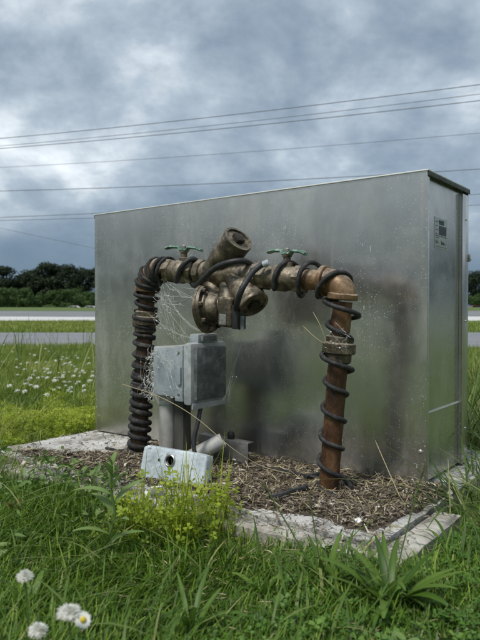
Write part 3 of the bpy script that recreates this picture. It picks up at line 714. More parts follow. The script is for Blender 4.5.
# loose things behind it
q0, q1 = W(*( (lambda p: ((p-C0).dot(D), (p-C0).dot(NB)))(onv(196, 455, -.235)) ), .040), onv(222, 440.5, -.20)
a0 = onv(190, 458, -.25); a1 = onv(223, 440, -.185)
bm = turn(a0, a1, [(0, .019), (0, .024), (.98, .024), (1, .023), (1, .018), (.9, .017)], 24)
tag(obj('conduit_offcut', bm, M['pvc'], origin=(a0+a1)/2), 'short grey plastic conduit piece leaning behind the pale junction box', 'pipe')
t0, t1 = onv(199, 434, -.12), onv(248, 443.5, -.12); tdir = (t1-t0).normalized()
h_ = .5*(t0.z+t1.z) - .008
bm = bmesh.new(); box_into(bm, (t0+t1)/2 - Z*(h_/2), (t1-t0).length, .003, h_, ax=(tdir, NB, Z.lerp(NB, 0.0)), bev=.0008)
box_into(bm, (t0+t1)/2 - Z*.001 + NB*.016, (t1-t0).length, .032, .003, ax=(tdir, NB, tdir.cross(NB)), bev=.0008)
tag(obj('metal_bracket', bm, M['galv'], origin=((t0+t1)/2 - Z*h_)), 'bent galvanised sheet bracket standing against the metal box', 'bracket')
kc = onv(231, 435.5, -.10); 
bm = turn(kc - Z*.016, kc + Z*.016, [(0, .007), (.2, .012), (.6, .013), (.85, .010), (1, .004)], 16)
bm2 = obj('plastic_plug', bm, M['dark'], origin=kc - Z*.016); tag(bm2, 'small black plastic plug on top of the sheet bracket', 'plug')
for k, (px, py, sx, sy, sz, rz, lab) in enumerate(((157, 497, .036, .006, .034, .3, 'white plaster chip leaning below the pale junction box'), (146, 497, .022, .012, .016, 1.2, 'smaller white plaster chip left of the leaning one'), (358, 522, .018, .014, .006, .5, 'white stone chip lying on the pad by the right riser'))):
    p = ong(px, py, .01); cc, ss = math.cos(rz), math.sin(rz)
    ax = (Vector((cc, ss, .15)).normalized(), Vector((-ss, cc, .35)).normalized(), Vector((0, 0, 1)))
    ax = (ax[0], (ax[1]-ax[0]*ax[0].dot(ax[1])).normalized(), None); ax = (ax[0], ax[1], ax[0].cross(ax[1]))
    bm = bx(p + Z*sz*.4, sx, sy, sz, ax=ax, bev=.003); wobble(bm, .004, 60, k*3.1)
    tag(obj('plaster_chip', bm, M['white_chip'], origin=p, angle=30), lab, 'chip')
for k, (pts, r, lab) in enumerate((([(270, 497), (282, 495), (292, 491), (301, 489), (306, 487)], .0085, 'black cable stub lying on the mulch left of the right riser'),
                              ([(232, 461), (255, 466), (280, 470), (304, 475), (322, 478)], .0045, 'thin black wire running along the mulch to the right riser'),
                              ([(305, 477), (322, 473), (338, 474), (346, 480), (352, 488)], .006, 'frayed dark cable end looped at the foot of the right riser'),
                              ([(106, 448), (116, 450), (126, 451), (140, 452)], .005, 'dark rubber strip on the concrete left of the left riser'))):
    P = smooth_path([ong(x, y, .020 if k < 3 else .006) for x, y in pts], 6)
    tag(obj('cable_scrap', tube(P, r, 8), M['cable'] if k != 3 else M['dark'], origin=P[0]), lab, 'cable', 'scraps of cable on the pad')

# ------------------------------------------------------------------ mulch on the pad
def cover_depth(u, v):
    """depth of the litter over the pad"""
    n = mnoise.noise(Vector((u*5, v*5, 2))); n2 = mnoise.noise(Vector((u*14, v*14, 5)))
    d = .009 + .007*n + .004*n2
    front = -.462 + .03*n2 + .05*n + .012 - (.02 if u > .6 else 0)
    d *= max(0, min(1, (v-front)/.05))
    d *= max(0, min(1, (.02-v)/.03)) if u > -.02 else 1
    left = 1.05 + .10*n + max(0, (-.26-v))*1.9
    d *= max(0, min(1, (left-u)/.14))
    d *= max(0, min(1, (u+.06+.03*n)/.05))
    return d
def build_mulch():
    bm = bmesh.new(); nu, nv = 130, 46; G = {}
    u0, u1, v0, v1 = -.07, 1.44, -.47, .03
    for i in range(nu+1):
        for j in range(nv+1):
            u, v = u0+(u1-u0)*i/nu, v0+(v1-v0)*j/nv; d = cover_depth(u, v)
            G[i, j] = (bm.verts.new(W(u, v, -.012 + d + (.012 if d > .001 else 0) + .003*mnoise.noise(Vector((u*60, v*60, 0))))), d)
    for i in range(nu):
        for j in range(nv):
            q = (G[i, j], G[i+1, j], G[i+1, j+1], G[i, j+1])
            if max(x[1] for x in q) > .0005: bm.faces.new([x[0] for x in q])
    bmesh.ops.delete(bm, geom=[v for v in bm.verts if not v.link_faces], context='VERTS')
    tag(obj('mulch_bed', bm, M['soil'], origin=W(.6, -.2, 0)), 'bed of brown soil and mulch spread over the concrete pad', kind='structure')
build_mulch()

def quads_chips(n_try, lmin, lmax, wmin, wmax, flat, posf, tintf):
    """thin curled slivers: 2-segment strips, returned as triangles"""
    V, T, tn = [], [], []
    for _ in range(n_try):
        r = posf()
        if r is None: continue
        p = np.array(r); L = random.uniform(lmin, lmax); w = random.uniform(wmin, wmax); a = random.uniform(0, 2*math.pi)
        d = np.array((math.cos(a), math.sin(a), random.gauss(0, flat))); d /= np.linalg.norm(d)
        s = np.cross(d, (random.gauss(0, .5), random.gauss(0, .5), 1)); s /= np.linalg.norm(s)
        up = np.cross(s, d); c = random.uniform(-.25, .25)*L
        b = len(V)
        for t, cc in ((-.5, 0), (0, c), (.5, 0)):
            ww = w*(1 if t == 0 else .6)
            V += [p + d*L*t + up*cc + s*ww/2, p + d*L*t + up*cc - s*ww/2]
        V.append(p + up*(c*.6 - w*.6))
        T += [(b, b+1, b+3), (b, b+3, b+2), (b+2, b+3, b+5), (b+2, b+5, b+4), (b, b+6, b+1), (b+4, b+5, b+6)]
        tn += [tintf()]*7
    return V, T, tn
def mulch_pos():
    u, v = random.uniform(-.13, 1.45), random.uniform(-.55, .01)
    d = cover_depth(u, v)
    if d < .0025 and random.random() > (.05 if v > -.38 else .14) + (.08 if d > 0 else 0): return None
    return W(u, v, d + random.uniform(.0, .007) + .001)
V, T, tn = quads_chips(20000, .006, .034, .0012, .0045, .28, mulch_pos, lambda: min(1, max(0, random.betavariate(1.6, 2.4))))
tag(tri_mesh('mulch_litter', V, T, M['chip'], origin=W(.6, -.2, 0), tint=tn), 'dry wood chips and clippings littering the pad', 'mulch', kind='stuff')
V, T, tn = quads_chips(2600, .03, .10, .0012, .0028, .22, mulch_pos, lambda: random.uniform(0, 1))
tag(tri_mesh('straw_litter', V, T, M['straw'], origin=W(.6, -.2, 0), tint=tn), 'pale dry straw bits strewn over the mulch', 'straw', kind='stuff')
V, T, tn = quads_chips(900, .018, .05, .004, .011, .25, mulch_pos, lambda: random.choice((random.uniform(0, .3), random.uniform(.4, 1))))
tag(tri_mesh('bark_flakes', V, T, M['chip'], origin=W(.6, -.2, 0), tint=tn), 'larger bark flakes and dead leaves among the mulch', 'mulch', kind='stuff')
def clods():
    bm = bmesh.new(); k = 0
    while k < 420:
        u, v = random.uniform(-.05, 1.25), random.uniform(-.44, -.01); d = cover_depth(u, v)
        if d < .003: continue
        r = random.uniform(.003, .009); m = Matrix.Translation(W(u, v, d+.002)) @ Matrix.Diagonal((r*random.uniform(.7, 1.6), r, r*.7, 1))
        bmesh.ops.create_icosphere(bm, subdivisions=1, radius=1, matrix=m); k += 1
    wobble(bm, .003, 90); return bm
tag(obj('soil_crumbs', clods(), M['soil'], origin=W(.6, -.2, 0), smooth=False), 'dark soil crumbs and bark lumps on the pad', 'soil', kind='stuff')

# ------------------------------------------------------------------ vegetation helpers
def blades(xy, z0, h, w, az, lean, droop, tint, segs=4):
    """numpy grass blades -> V, T, tint"""
    n = len(xy); t = np.linspace(0, 1, segs+1)
    dx, dy = np.cos(az), np.sin(az)
    px, py = -dy, dx
    k = 2*segs + 1; V = np.zeros((n, k, 3), np.float32); TT = np.zeros((n, k), np.float32)
    for i, s in enumerate(t):
        out = h*(lean*s + droop*s*s); up = h*(s - .45*droop*s**2.5)
        cx, cy, cz = xy[:, 0]+dx*out, xy[:, 1]+dy*out, z0+np.maximum(up, -.01)
        if i < segs:
            ww = w*(1 - .15*s - .55*s**3)*.5
            V[:, 2*i, 0], V[:, 2*i, 1], V[:, 2*i, 2] = cx+px*ww, cy+py*ww, cz
            V[:, 2*i+1, 0], V[:, 2*i+1, 1], V[:, 2*i+1, 2] = cx-px*ww, cy-py*ww, cz
        else:
            V[:, 2*i, 0], V[:, 2*i, 1], V[:, 2*i, 2] = cx, cy, cz
    TT[:] = tint[:, None]
    F = []
    for i in range(segs-1): F += [(2*i, 2*i+1, 2*i+3), (2*i, 2*i+3, 2*i+2)]
    F.append((2*segs-2, 2*segs-1, 2*segs))
    F = np.array(F); T = (F[None] + (np.arange(n)*k)[:, None, None]).reshape(-1, 3)
    return V.reshape(-1, 3), T, TT.ravel()
def uv_of(xy):
    q = xy - np.array((C0.x, C0.y)); return q @ np.array((D.x, D.y)), q @ np.array((NB.x, NB.y))
def off_pad(xy, m=.0):
    u, v = uv_of(xy); return ~((u > -.165+m) & (u < 1.46-m) & (v > -.555+m) & (v < .60))
def fnoise(xy, s, seed):
    """cheap smooth 2D noise by summed sines"""
    r = np.random.default_rng(seed); o = np.zeros(len(xy))
    for k in range(9):
        a = r.uniform(0, 6.28); f = s*r.uniform(.5, 2.2); o += np.sin((xy[:, 0]*math.cos(a)+xy[:, 1]*math.sin(a))*f + r.uniform(0, 6.28))
    return o/9*1.8
def wedge(n, ymin, ymax, pxa, pxb):
    """points on the ground between two picture columns, uniform by area"""
    y = np.sqrt(rng.uniform(ymin**2, ymax**2, n)); x = (rng.uniform(pxa, pxb, n)-240)/640*y
    return np.stack([x, y], 1)
def grass_patch(name, xy, hm, hs, wm, mat_, label, tint_bias=0., lean=.35, droop=.35, segs=4, z=-.045):
    n = len(xy); patch = fnoise(xy, 9, 3); p2 = fnoise(xy, 3, 8)
    h = np.clip(rng.normal(hm, hs, n)*(1+.25*patch), hm*.25, hm*2.4)
    w = np.clip(rng.normal(wm, wm*.3, n), wm*.4, wm*2)
    az = rng.uniform(0, 2*np.pi, n)
    # lean in neighbourly swirls
    az = np.where(rng.random(n) < .55, fnoise(xy, 6, 21)*3 + rng.normal(0, .7, n), az)
    ti = np.clip(rng.normal(.42+tint_bias, .2, n) + .16*patch + .12*p2, 0, 1)
    ti = np.where(rng.random(n) < .02, 1.0, ti)
    V, T, t = blades(xy, np.full(n, z), h, w, az, np.abs(rng.normal(lean, .22, n)), np.abs(rng.normal(droop, .3, n)), ti, segs)
    return tag(tri_mesh(name, V, T, mat_, tint=t), label, 'grass', kind='stuff')
# foreground lawn
xy = wedge(64000, .62, 2.0, -70, 560); xy = xy[off_pad(xy)]
u, v = uv_of(xy); edge = np.minimum(np.abs(v+.56), np.abs(u+.165))
near_pad = (v > -.66) & (u > -.2) & (u < .62)
xy = xy[~(near_pad & (rng.random(len(xy)) < .82))]
grass_patch('lawn_grass', xy, .042, .016, .0031, M['grass'], 'short green lawn grass in the foreground before the pad')
xy = wedge(1000, .75, 1.75, -50, 540); xy = xy[off_pad(xy, -.05)]
grass_patch('broad_grass', xy, .078, .028, .0052, M['grass_long'], 'longer broad grass blades scattered through the foreground lawn', -.05, .45, .6, 6)
# fine blades creeping over the edging strips
u = rng.uniform(-.2, 1.55, 4200)**1.0; v = -.56 + rng.normal(0, .022, 4200) + np.where(u > .55, np.abs(rng.normal(0, .04, 4200)), 0); xy = np.stack([C0.x+D.x*u+NB.x*v, C0.y+D.y*u+NB.y*v], 1)
keep = (fnoise(xy, 12, 40) > .0) | ((u > .55) & (rng.random(len(u)) < .6)); xy = xy[keep]
grass_patch('edge_grass', xy, .040, .015, .0026, M['grass'], 'grass creeping over the front edging of the pad', .05)
# lawn behind and beside the pad
xy = np.concatenate([wedge(60000, 2.0, 9.2, -60, 110), wedge(9000, 1.7, 6, 430, 520), wedge(2500, 6, 9.2, 440, 520)]); xy = xy[off_pad(xy)]
grass_patch('meadow_grass', xy, .085, .03, .0042, M['grass_far'], 'rough clover meadow grass between the pad and the drive', .02, .35, .4, 3)
xy = np.concatenate([wedge(16000, 15.9, 31.2, -30, 110), wedge(4000, 15.9, 31.2, 440, 520)])
grass_patch('verge_grass', xy, .12, .04, .018, M['grass_far'], 'mown grass strip between the two roads', .1, .3, .3, 2)
# tall seed stems in the meadow
xy = wedge(150, 4.2, 8.8, -20, 100); g = fnoise(xy, 2.2, 77) > .05; xy = xy[g]
grass_patch('seed_stems', xy, .42, .09, .006, M['grass_long'], 'tall thin seed stems standing above the meadow', .2, .08, .08, 4)
# long blades leaning beside the box on the right
n = 300; u = rng.uniform(-.42, -.05, n); v = rng.uniform(-.22, .55, n); xy = np.stack([C0.x+D.x*u+NB.x*v, C0.y+D.y*u+NB.y*v], 1)
ti = np.clip(rng.normal(.5, .25, n), 0, 1)
V, T, t = blades(xy, np.full(n, -.04), np.clip(rng.normal(.14, .05, n), .06, .3), np.clip(rng.normal(.0055, .0015, n), .003, .01), rng.normal(2.7, 1.0, n), np.abs(rng.normal(.5, .3, n)), np.abs(rng.normal(.7, .4, n)), ti, 7)
tag(tri_mesh('side_grass', V, T, M['grass_long'], tint=t), 'long drooping grass leaning against the right side of the metal box', 'grass', kind='stuff')

xy = wedge(900, 2.15, 4.2, 462, 520); xy = xy[off_pad(xy)]
grass_patch('tall_grass', xy, .24, .07, .007, M['grass_long'], 'tall bright grass behind the right edge of the metal box', .15, .25, .3, 5)
# trifoliate leaf template (three notched leaflets, slightly folded)
def trifoil():
    V, T = [], []
    for k in range(3):
        a = 2*math.pi*k/3; c, s = math.cos(a), math.sin(a)
        L = [(0.05, 0, 0), (.45, .30, .06), (.85, .38, .10), (1.0, .16, .05), (.90, 0, .0), (1.0, -.16, .05), (.85, -.38, .10), (.45, -.30, .06)]
        b = len(V)
        for x, y, z in L: V.append((c*x - s*y, s*x + c*y, z + .12*x))
        T += [(b, b+1, b+4), (b+1, b+2, b+4), (b+2, b+3, b+4), (b, b+4, b+7), (b+7, b+4, b+6), (b+6, b+4, b+5)]
    return np.array(V, np.float32), np.array(T)
TRI_V, TRI_T = trifoil()
def scatter(tv, tt, pos, size, tilt, tint):
    n = len(pos); a = rng.uniform(0, 2*np.pi, n); tx = rng.normal(0, tilt, n); ty = rng.normal(0, tilt, n)
    zx, zy = np.tan(np.clip(tx, -1.2, 1.2)), np.tan(np.clip(ty, -1.2, 1.2))
    nz = np.stack([zx, zy, np.ones(n)], 1); nz /= np.linalg.norm(nz, axis=1, keepdims=True)
    ax = np.stack([np.cos(a), np.sin(a), np.zeros(n)], 1); ay = np.cross(nz, ax); ay /= np.linalg.norm(ay, axis=1, keepdims=True); ax = np.cross(ay, nz)
    Rm = np.stack([ax, ay, nz], 2)
    V = np.einsum('nij,kj->nki', Rm, tv)*np.asarray(size)[:, None, None] + np.asarray(pos)[:, None, :]
    T = (tt[None] + (np.arange(n)*len(tv))[:, None, None]).reshape(-1, 3)
    return V.reshape(-1, 3), T, np.repeat(tint, len(tv))
xy = wedge(9000, .8, 1.9, -60, 540); f = fnoise(xy, 5, 60); xy = xy[off_pad(xy) & (f > -.05)]
n = len(xy); pos = np.column_stack([xy, -.04 + rng.uniform(.01, .042, n)])
V, T, t = scatter(TRI_V, TRI_T, pos, rng.uniform(.006, .013, n), .4, np.clip(rng.normal(.45, .2, n), 0, 1))
tag(tri_mesh('clover_leaves', V, T, M['clover_leaf'], tint=t), 'clover leaves carpeting patches of the foreground lawn', 'clover', kind='stuff')
# dead thatch between the blades, and broad weed leaves among them
def lawn_pos():
    y = math.sqrt(random.uniform(.75**2, 1.8**2)); x = (random.uniform(-40, 520)-240)/640*y
    q = np.array([[x, y]])
    if not off_pad(q)[0]: return None
    return (x, y, -.04 + random.uniform(.004, .03))
V, T, tn = quads_chips(3800, .012, .05, .001, .0026, .35, lawn_pos, lambda: random.uniform(0, 1))
tag(tri_mesh('thatch', V, T, M['straw'], tint=tn), 'dead straw thatch lying between the lawn blades', 'thatch', kind='stuff')
def oval_leaf():
    V = [(0, 0, 0), (.3, .16, .05), (.65, .19, .08), (1, 0, .02), (.65, -.19, .08), (.3, -.16, .05), (.3, 0, .0), (.65, 0, .02)]
    return np.array(V, np.float32), np.array([(0, 6, 1), (1, 6, 7), (1, 7, 2), (2, 7, 3), (0, 5, 6), (5, 7, 6), (5, 4, 7), (4, 3, 7)])
OV_V, OV_T = oval_leaf()
xy = wedge(2600, .85, 1.95, -50, 540); f = fnoise(xy, 6, 131); u, v = uv_of(xy)
xy = xy[off_pad(xy) & ((f > .25) | ((u > .55) & (v > -.80) & (rng.random(len(xy)) < .75)))]
n = len(xy); pos = np.column_stack([xy, -.04 + rng.uniform(.008, .05, n)])
V, T, t = scatter(OV_V, OV_T, pos, rng.uniform(.018, .042, n), .55, np.clip(rng.normal(.5, .25, n), 0, 1))
tag(tri_mesh('broad_weeds', V, T, M['weed'], tint=t), 'small oval weed leaves mixed into the turf', 'weeds', kind='stuff')
# weeds climbing over the left front edging
n = 520; u = rng.uniform(.58, 1.5, n); v = -.525 + rng.normal(0, .035, n); xy = np.stack([C0.x+D.x*u+NB.x*v, C0.y+D.y*u+NB.y*v], 1)
g = fnoise(xy, 14, 15) > -.1; xy = xy[g]; n = len(xy)
V, T, t = scatter(OV_V, OV_T, np.column_stack([xy, rng.uniform(-.015, .05, n)]), rng.uniform(.012, .034, n), .7, np.clip(rng.normal(.45, .25, n), 0, 1))
tag(tri_mesh('edge_weeds', V, T, M['weed'], tint=t), 'leafy weeds growing over the left front edging of the pad', 'weeds', kind='stuff')
# yellow-green ground cover behind the pad, upper left
p0 = np.array([ong(x, y, -.04)[:2] for x, y in ((-10, 445), (30, 436), (93, 424))])
xy = wedge(42000, 2.35, 3.9, -60, 108); 
row = 311 + .5425*640/xy[:, 1]; colm = 240 + 640*xy[:, 0]/xy[:, 1]
f = fnoise(xy, 4, 91)*6
xy = xy[off_pad(xy, .02) & (row > 417 - .16*(colm-20) + f*1.6) & (colm > 6 + f*3)]
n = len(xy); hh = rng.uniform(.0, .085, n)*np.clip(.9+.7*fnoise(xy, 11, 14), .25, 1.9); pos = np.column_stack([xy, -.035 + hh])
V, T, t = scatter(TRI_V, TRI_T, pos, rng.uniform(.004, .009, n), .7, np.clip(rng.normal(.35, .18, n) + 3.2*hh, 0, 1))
tag(tri_mesh('ground_cover', V, T, M['cover'], tint=t), 'bright yellow-green leafy ground cover along the back edge of the pad', 'ground cover', kind='stuff')

def leaf_strip(base, az, elev, L, w, curl, n=7, fold=.18, twist=0.):
    """a lanceolate leaf as folded strip: returns V, T"""
    V, T = [], []
    d = Vector((math.cos(az), math.sin(az), 0)); s = Vector((-d.y, d.x, 0)); p = Vector(base); e = elev
    for i in range(n+1):
        t = i/n; ww = w*.5*(math.sin(math.pi*min(1, t**.8*.96+.04))**.8 if 0 < i < n else (.12 if i == 0 else 0))
        ss = (s*math.cos(twist*t) + Z*math.sin(twist*t))
        V += [p - ss*ww + Z*ww*fold*2, p.copy(), p + ss*ww + Z*ww*fold*2]
        p = p + (d*math.cos(e) + Z*math.sin(e))*(L/n); e -= curl/n
    for i in range(n):
        a = 3*i
        T += [(a, a+1, a+4), (a, a+4, a+3), (a+1, a+2, a+5), (a+1, a+5, a+4)]
    return V, T
def leaf_part(parent, m, *a, tint=.5, name='leaf', **k):
    V, T = leaf_strip(*a, **k); n = len(V)
    t0_ = tint + random.gauss(0, .12)
    return tri_mesh(name, V, T, m, parent, tint=[min(1, max(0, t0_ + (.22 if i % 3 == 1 else random.gauss(0, .06)) - .15*(i/n < .2))) for i in range(n)], smooth=True)
def stem_part(parent, P, r, tint=.5, name='stem', m=None):
    bm = tube(smooth_path(P, 4), r, 7); o = obj(name, bm, m or M['stem'], parent)
    a = o.data.attributes.new('tint', 'FLOAT', 'POINT'); a.data.foreach_set('value', np.full(len(o.data.vertices), tint, np.float32)); return o

# broad-leaved plantain clumps
def plantain(px, py, nl, L, w, label, stalks=(), zz=-.04, m='plantain'):
    p = ong(px, py, zz); t = thing('plantain_plant', p, label, 'plant', 'plantain clumps in the lawn')
    for k in range(nl):
        a = 2*math.pi*k/nl + random.uniform(-.4, .4)
        leaf_part(t, M[m], p + Vector((math.cos(a), math.sin(a), 0))*.008, a, random.uniform(.75, 1.45), L*random.uniform(.55, 1.2), w*random.uniform(.6, 1.15), random.uniform(.6, 2.1), tint=random.uniform(.2, .8), twist=random.uniform(-.4, .4))
    for (hx_, hy_) in stalks:
        top = atY(hx_, hy_, p.y); mid = lerp(p, top, .5) + Vector((random.uniform(-.006, .006), 0, 0))
        sp = stem_part(t, [p, mid, top], .0013, .4, 'flower_stalk')
        bm = turn(top - (top-mid).normalized()*.004, top + (top-mid).normalized()*.022, [(0, .0014), (.15, .0028), (.5, .0030), (.85, .002), (1, .0008)], 10); wobble(bm, .0006, 300)
        obj('seed_head', bm, M['seed'], sp)
    return t
plantain(324, 594, 20, .115, .015, 'dark plantain clump with upright lance leaves left of the tall seed stalk', [(311, 506), (267, 490)])
plantain(388, 612, 26, .145, .020, 'largest plantain rosette at the lower right of the lawn', [(421, 476)])
plantain(262, 600, 13, .075, .016, 'small plantain rosette at the bottom centre of the lawn')
plantain(190, 638, 11, .14, .014, 'plantain with long arching blades at the bottom edge left of centre')
plantain(30, 615, 11, .11, .014, 'plantain clump at the lower left corner near the clover blooms')
plantain(452, 560, 11, .11, .010, 'narrow-leaved clump at the right edge of the lawn')

# leafy upright weed left of the junction box
p = ong(106, 566, -.04); wd = thing('tall_weed', p, 'upright leafy weed with pale grey-green leaves standing before the left litter', 'plant')
tops = [p, atY(108, 540, p.y), atY(115, 515, p.y), atY(111, 490, p.y), atY(112, 466, p.y)]
sp = smooth_path(tops, 5); stem_part(wd, tops, .0028, .5)
for k, (f, a, L, w, el) in enumerate(((.2, .2, .09, .022, .6), (.3, 3.4, .085, .022, .5), (.42, 5.4, .08, .020, .7), (.5, 2.6, .085, .024, .8), (.6, .5, .09, .026, .9), (.7, 3.0, .10, .024, .35), (.78, 5.9, .07, .022, 1.1), (.88, 1.8, .05, .016, 1.2), (.93, 4.3, .05, .018, 1.2), (1., 1., .035, .014, 1.4), (1., 4., .03, .012, 1.3))):
    leaf_part(wd, M['weed'], sp[int(f*(len(sp)-1))], a, el, L, w, .8, tint=random.uniform(.35, .8))
M['red_leaf'] = leaf_mat('reddish_leaf', (.10, .02, .015), (.22, .05, .03), (.34, .12, .06), .3)
p = ong(14, 520, -.04); rw = thing('red_weed', p, 'small reddish-leaved weed at the left edge before the pad', 'plant')
for k in range(9):
    a = random.uniform(0, 6.28); b_ = p + Vector((random.uniform(-.025, .025), random.uniform(-.02, .02), random.uniform(.02, .05)))
    leaf_part(rw, M['red_leaf'], b_, a, random.uniform(.2, 1.0), random.uniform(.02, .035), .011, .6, n=4)
stem_part(rw, [p, p + Vector((.004, 0, .03)), p + Vector((0, .004, .06))], .0016, .4)
# bright sorrel clumps before the junction box
def sorrel(cx, cy, rx, n, h, label):
    p = ong(cx, cy, -.04); t = thing('sorrel_clump', p, label, 'plant', 'bright clumps before the junction box')
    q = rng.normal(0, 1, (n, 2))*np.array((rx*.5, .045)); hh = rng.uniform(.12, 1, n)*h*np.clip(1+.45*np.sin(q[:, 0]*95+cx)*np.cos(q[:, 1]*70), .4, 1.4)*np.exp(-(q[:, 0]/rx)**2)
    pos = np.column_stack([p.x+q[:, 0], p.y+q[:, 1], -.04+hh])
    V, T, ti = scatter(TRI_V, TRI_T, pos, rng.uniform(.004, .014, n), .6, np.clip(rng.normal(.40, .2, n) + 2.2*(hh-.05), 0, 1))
    tri_mesh('foliage', V, T, M['cover'], t, tint=ti)
    k = n//3; xy = pos[:k, :2]*.6 + np.array((p.x, p.y))*.4
    V, T, ti = blades(xy, np.full(k, -.04), hh[:k]*1.5+.03, np.full(k, .0030), rng.uniform(0, 6.28, k), np.abs(rng.normal(.15, .1, k)), np.full(k, .1), np.clip(rng.normal(.6, .2, k), 0, 1), 3)
    tri_mesh('stems', V, T, M['cover'], t, tint=ti)
sorrel(140, 538, .10, 300, .115, 'left yellow-green trefoil clump below the white chips')
sorrel(180, 546, .10, 360, .14, 'middle bright trefoil clump right below the pale junction box')
sorrel(218, 530, .075, 200, .125, 'right yellow-green trefoil clump under the right end of the junction box')

# clover blooms: near ones with parts, far ones small
def bloom_mesh(r, n=46, spread=1.0):
    tv = np.array([(0, 0, 0), (.22, 0, .45), (0, .10, .9), (-.22, 0, .45), (0, -.04, 1.15)], np.float32); tt = np.array([(0, 1, 2), (0, 2, 3), (1, 4, 2), (3, 2, 4)])
    V, T, ti = [], [], []
    for k in range(n):
        z = 1-1.75*(k+.5)/n; q = math.sqrt(max(0, 1-z*z)); a = k*2.399963
        d = Vector((q*math.cos(a), q*math.sin(a), z*.85+.12)).normalized(); s = d.cross(Vector((.1, .3, 1))).normalized(); u_ = s.cross(d)
        b = len(V); sc = r*random.uniform(.8, 1.1)
        for x, y, zz in tv: V.append(tuple((s*float(x) + u_*float(y) + d*(float(zz)*.75+.18))*sc))
        T += [tuple(b+int(i) for i in f) for f in tt]; ti += [random.uniform(.2, 1) if z > -.3 else random.uniform(0, .4)]*5
    return V, T, ti
def near_clover(px, py, Y, r, label, foot=None, n=90, flat=.9):
    top = atY(px, py, Y); base = Vector(foot) if foot else Vector((top.x + random.uniform(-.02, .02), top.y + .01, -.04))
    t = thing('white_clover', base, label, 'flower', 'clover blooms near the camera')
    stem_part(t, [base, lerp(base, top, .5) + Vector((.006, 0, 0)), top], .0014, .45)
    V, T, ti = bloom_mesh(r, n); V = [(v[0]+top.x, v[1]+top.y, v[2]*flat+top.z) for v in V]
    tri_mesh('bloom', V, T, M['petal'], t, tint=ti)
near_clover(25, 577, .80, .0105, 'white clover bloom at the left edge above the two lower blooms')
near_clover(38, 631, .72, .0115, 'cream clover bloom cut by the bottom edge of the picture')
# daisy pair
def daisy(px, py, Y, r, face, label, npet=26, double=False):
    c = atY(px, py, Y); base = Vector((c.x+.01, c.y+.015, -.04)); f = Vector(face).normalized(); s = f.cross(Z).normalized(); u_ = s.cross(f)
    t = thing('daisy', base, label, 'flower', 'daisies near the camera')
    stem_part(t, [base, lerp(base, c, .55) + Vector((.004, .004, 0)), c - f*.002], .0013, .5)
    for k in range(npet):
        a = 2*math.pi*k/npet + random.uniform(-.06, .06); d = (s*math.cos(a) + u_*math.sin(a)); q = f.cross(d); L = r*random.uniform(.88, 1.05); w = r*.13
        V = [c + d*r*.25 - q*w*.5, c + d*r*.25 + q*w*.5, c + d*L*.7 + q*w + f*r*.12, c + d*L + f*r*.05, c + d*L*.7 - q*w + f*r*.12]
        tri_mesh('petal', V, [(0, 1, 2), (0, 2, 4), (2, 3, 4)], M['petal'], t, tint=[random.uniform(.6, 1)]*5)
        if double:
            for (sc, up_) in ((.72, .42), (.42, .62)):
                V2 = [c + f*r*.2 - q*w*.4, c + f*r*.2 + q*w*.4, c + d*L*.7*sc + q*w + f*r*up_, c + d*L*sc + f*r*(up_-.06), c + d*L*.7*sc - q*w + f*r*up_]
                tri_mesh('petal', V2, [(0, 1, 2), (0, 2, 4), (2, 3, 4)], M['petal'], t, tint=[random.uniform(.7, 1)]*5)
    obj('disc', turn(c - f*.001, c + f*(.0045 if not double else .003), [(0, r*.30), (.5, r*.34), (.85, r*.24), (1, r*.05)], 16), M['yellow'], t)
near_clover(69, 613, .70, .0145, 'largest white bloom at the lower left beside the yellow daisy', n=150, flat=.62)
daisy(83, 620, .73, .0105, (.3, -.75, .6), 'smaller daisy with yellow centre beside the open one')
# small flowers far in the meadow
random.seed(31)
V, T, ti = bloom_mesh(.017, 20)
fl = tri_mesh('white_clover', V, T, M['petal'], tint=ti); COL.objects.unlink(fl); bl_me = fl.data
spots_ = [(12, 352), (30, 354), (75, 356), (63, 357), (78, 358), (88, 358), (55, 361), (66, 363), (62, 365), (82, 371), (80, 373), (85, 373), (44, 372), (50, 373), (58, 373), (33, 375), (38, 378), (43, 377), (24, 384), (30, 385), (17, 391), (53, 390), (60, 388), (66, 386), (70, 382), (76, 384), (78, 382), (85, 386), (90, 381), (92, 376), (47, 395), (10, 386), (89, 364), (93, 372), (27, 380), (36, 387), (2, 362), (3, 345), (88, 346), (70, 345), (45, 349), (20, 364), (56, 381), (73, 376), (64, 375)]
spots_ += [(random.triangular(0, 94, 70), random.triangular(348, 396, 372)) for _ in range(45)]
for k, (x, y) in enumerate(spots_):
    z = random.uniform(.03, .06); p = ong(x + random.uniform(-1, 1), y, z)
    o = bpy.data.objects.new('white_clover', bl_me); COL.objects.link(o); o.location = p; s = random.uniform(.7, 1.15); o.scale = (s, s, s*.85); o.rotation_euler = (random.uniform(-.3, .3), random.uniform(-.3, .3), random.uniform(0, 6))
    tag(o, 'small white clover bloom in the meadow left of the metal box', 'flower', 'clover blooms in the meadow')
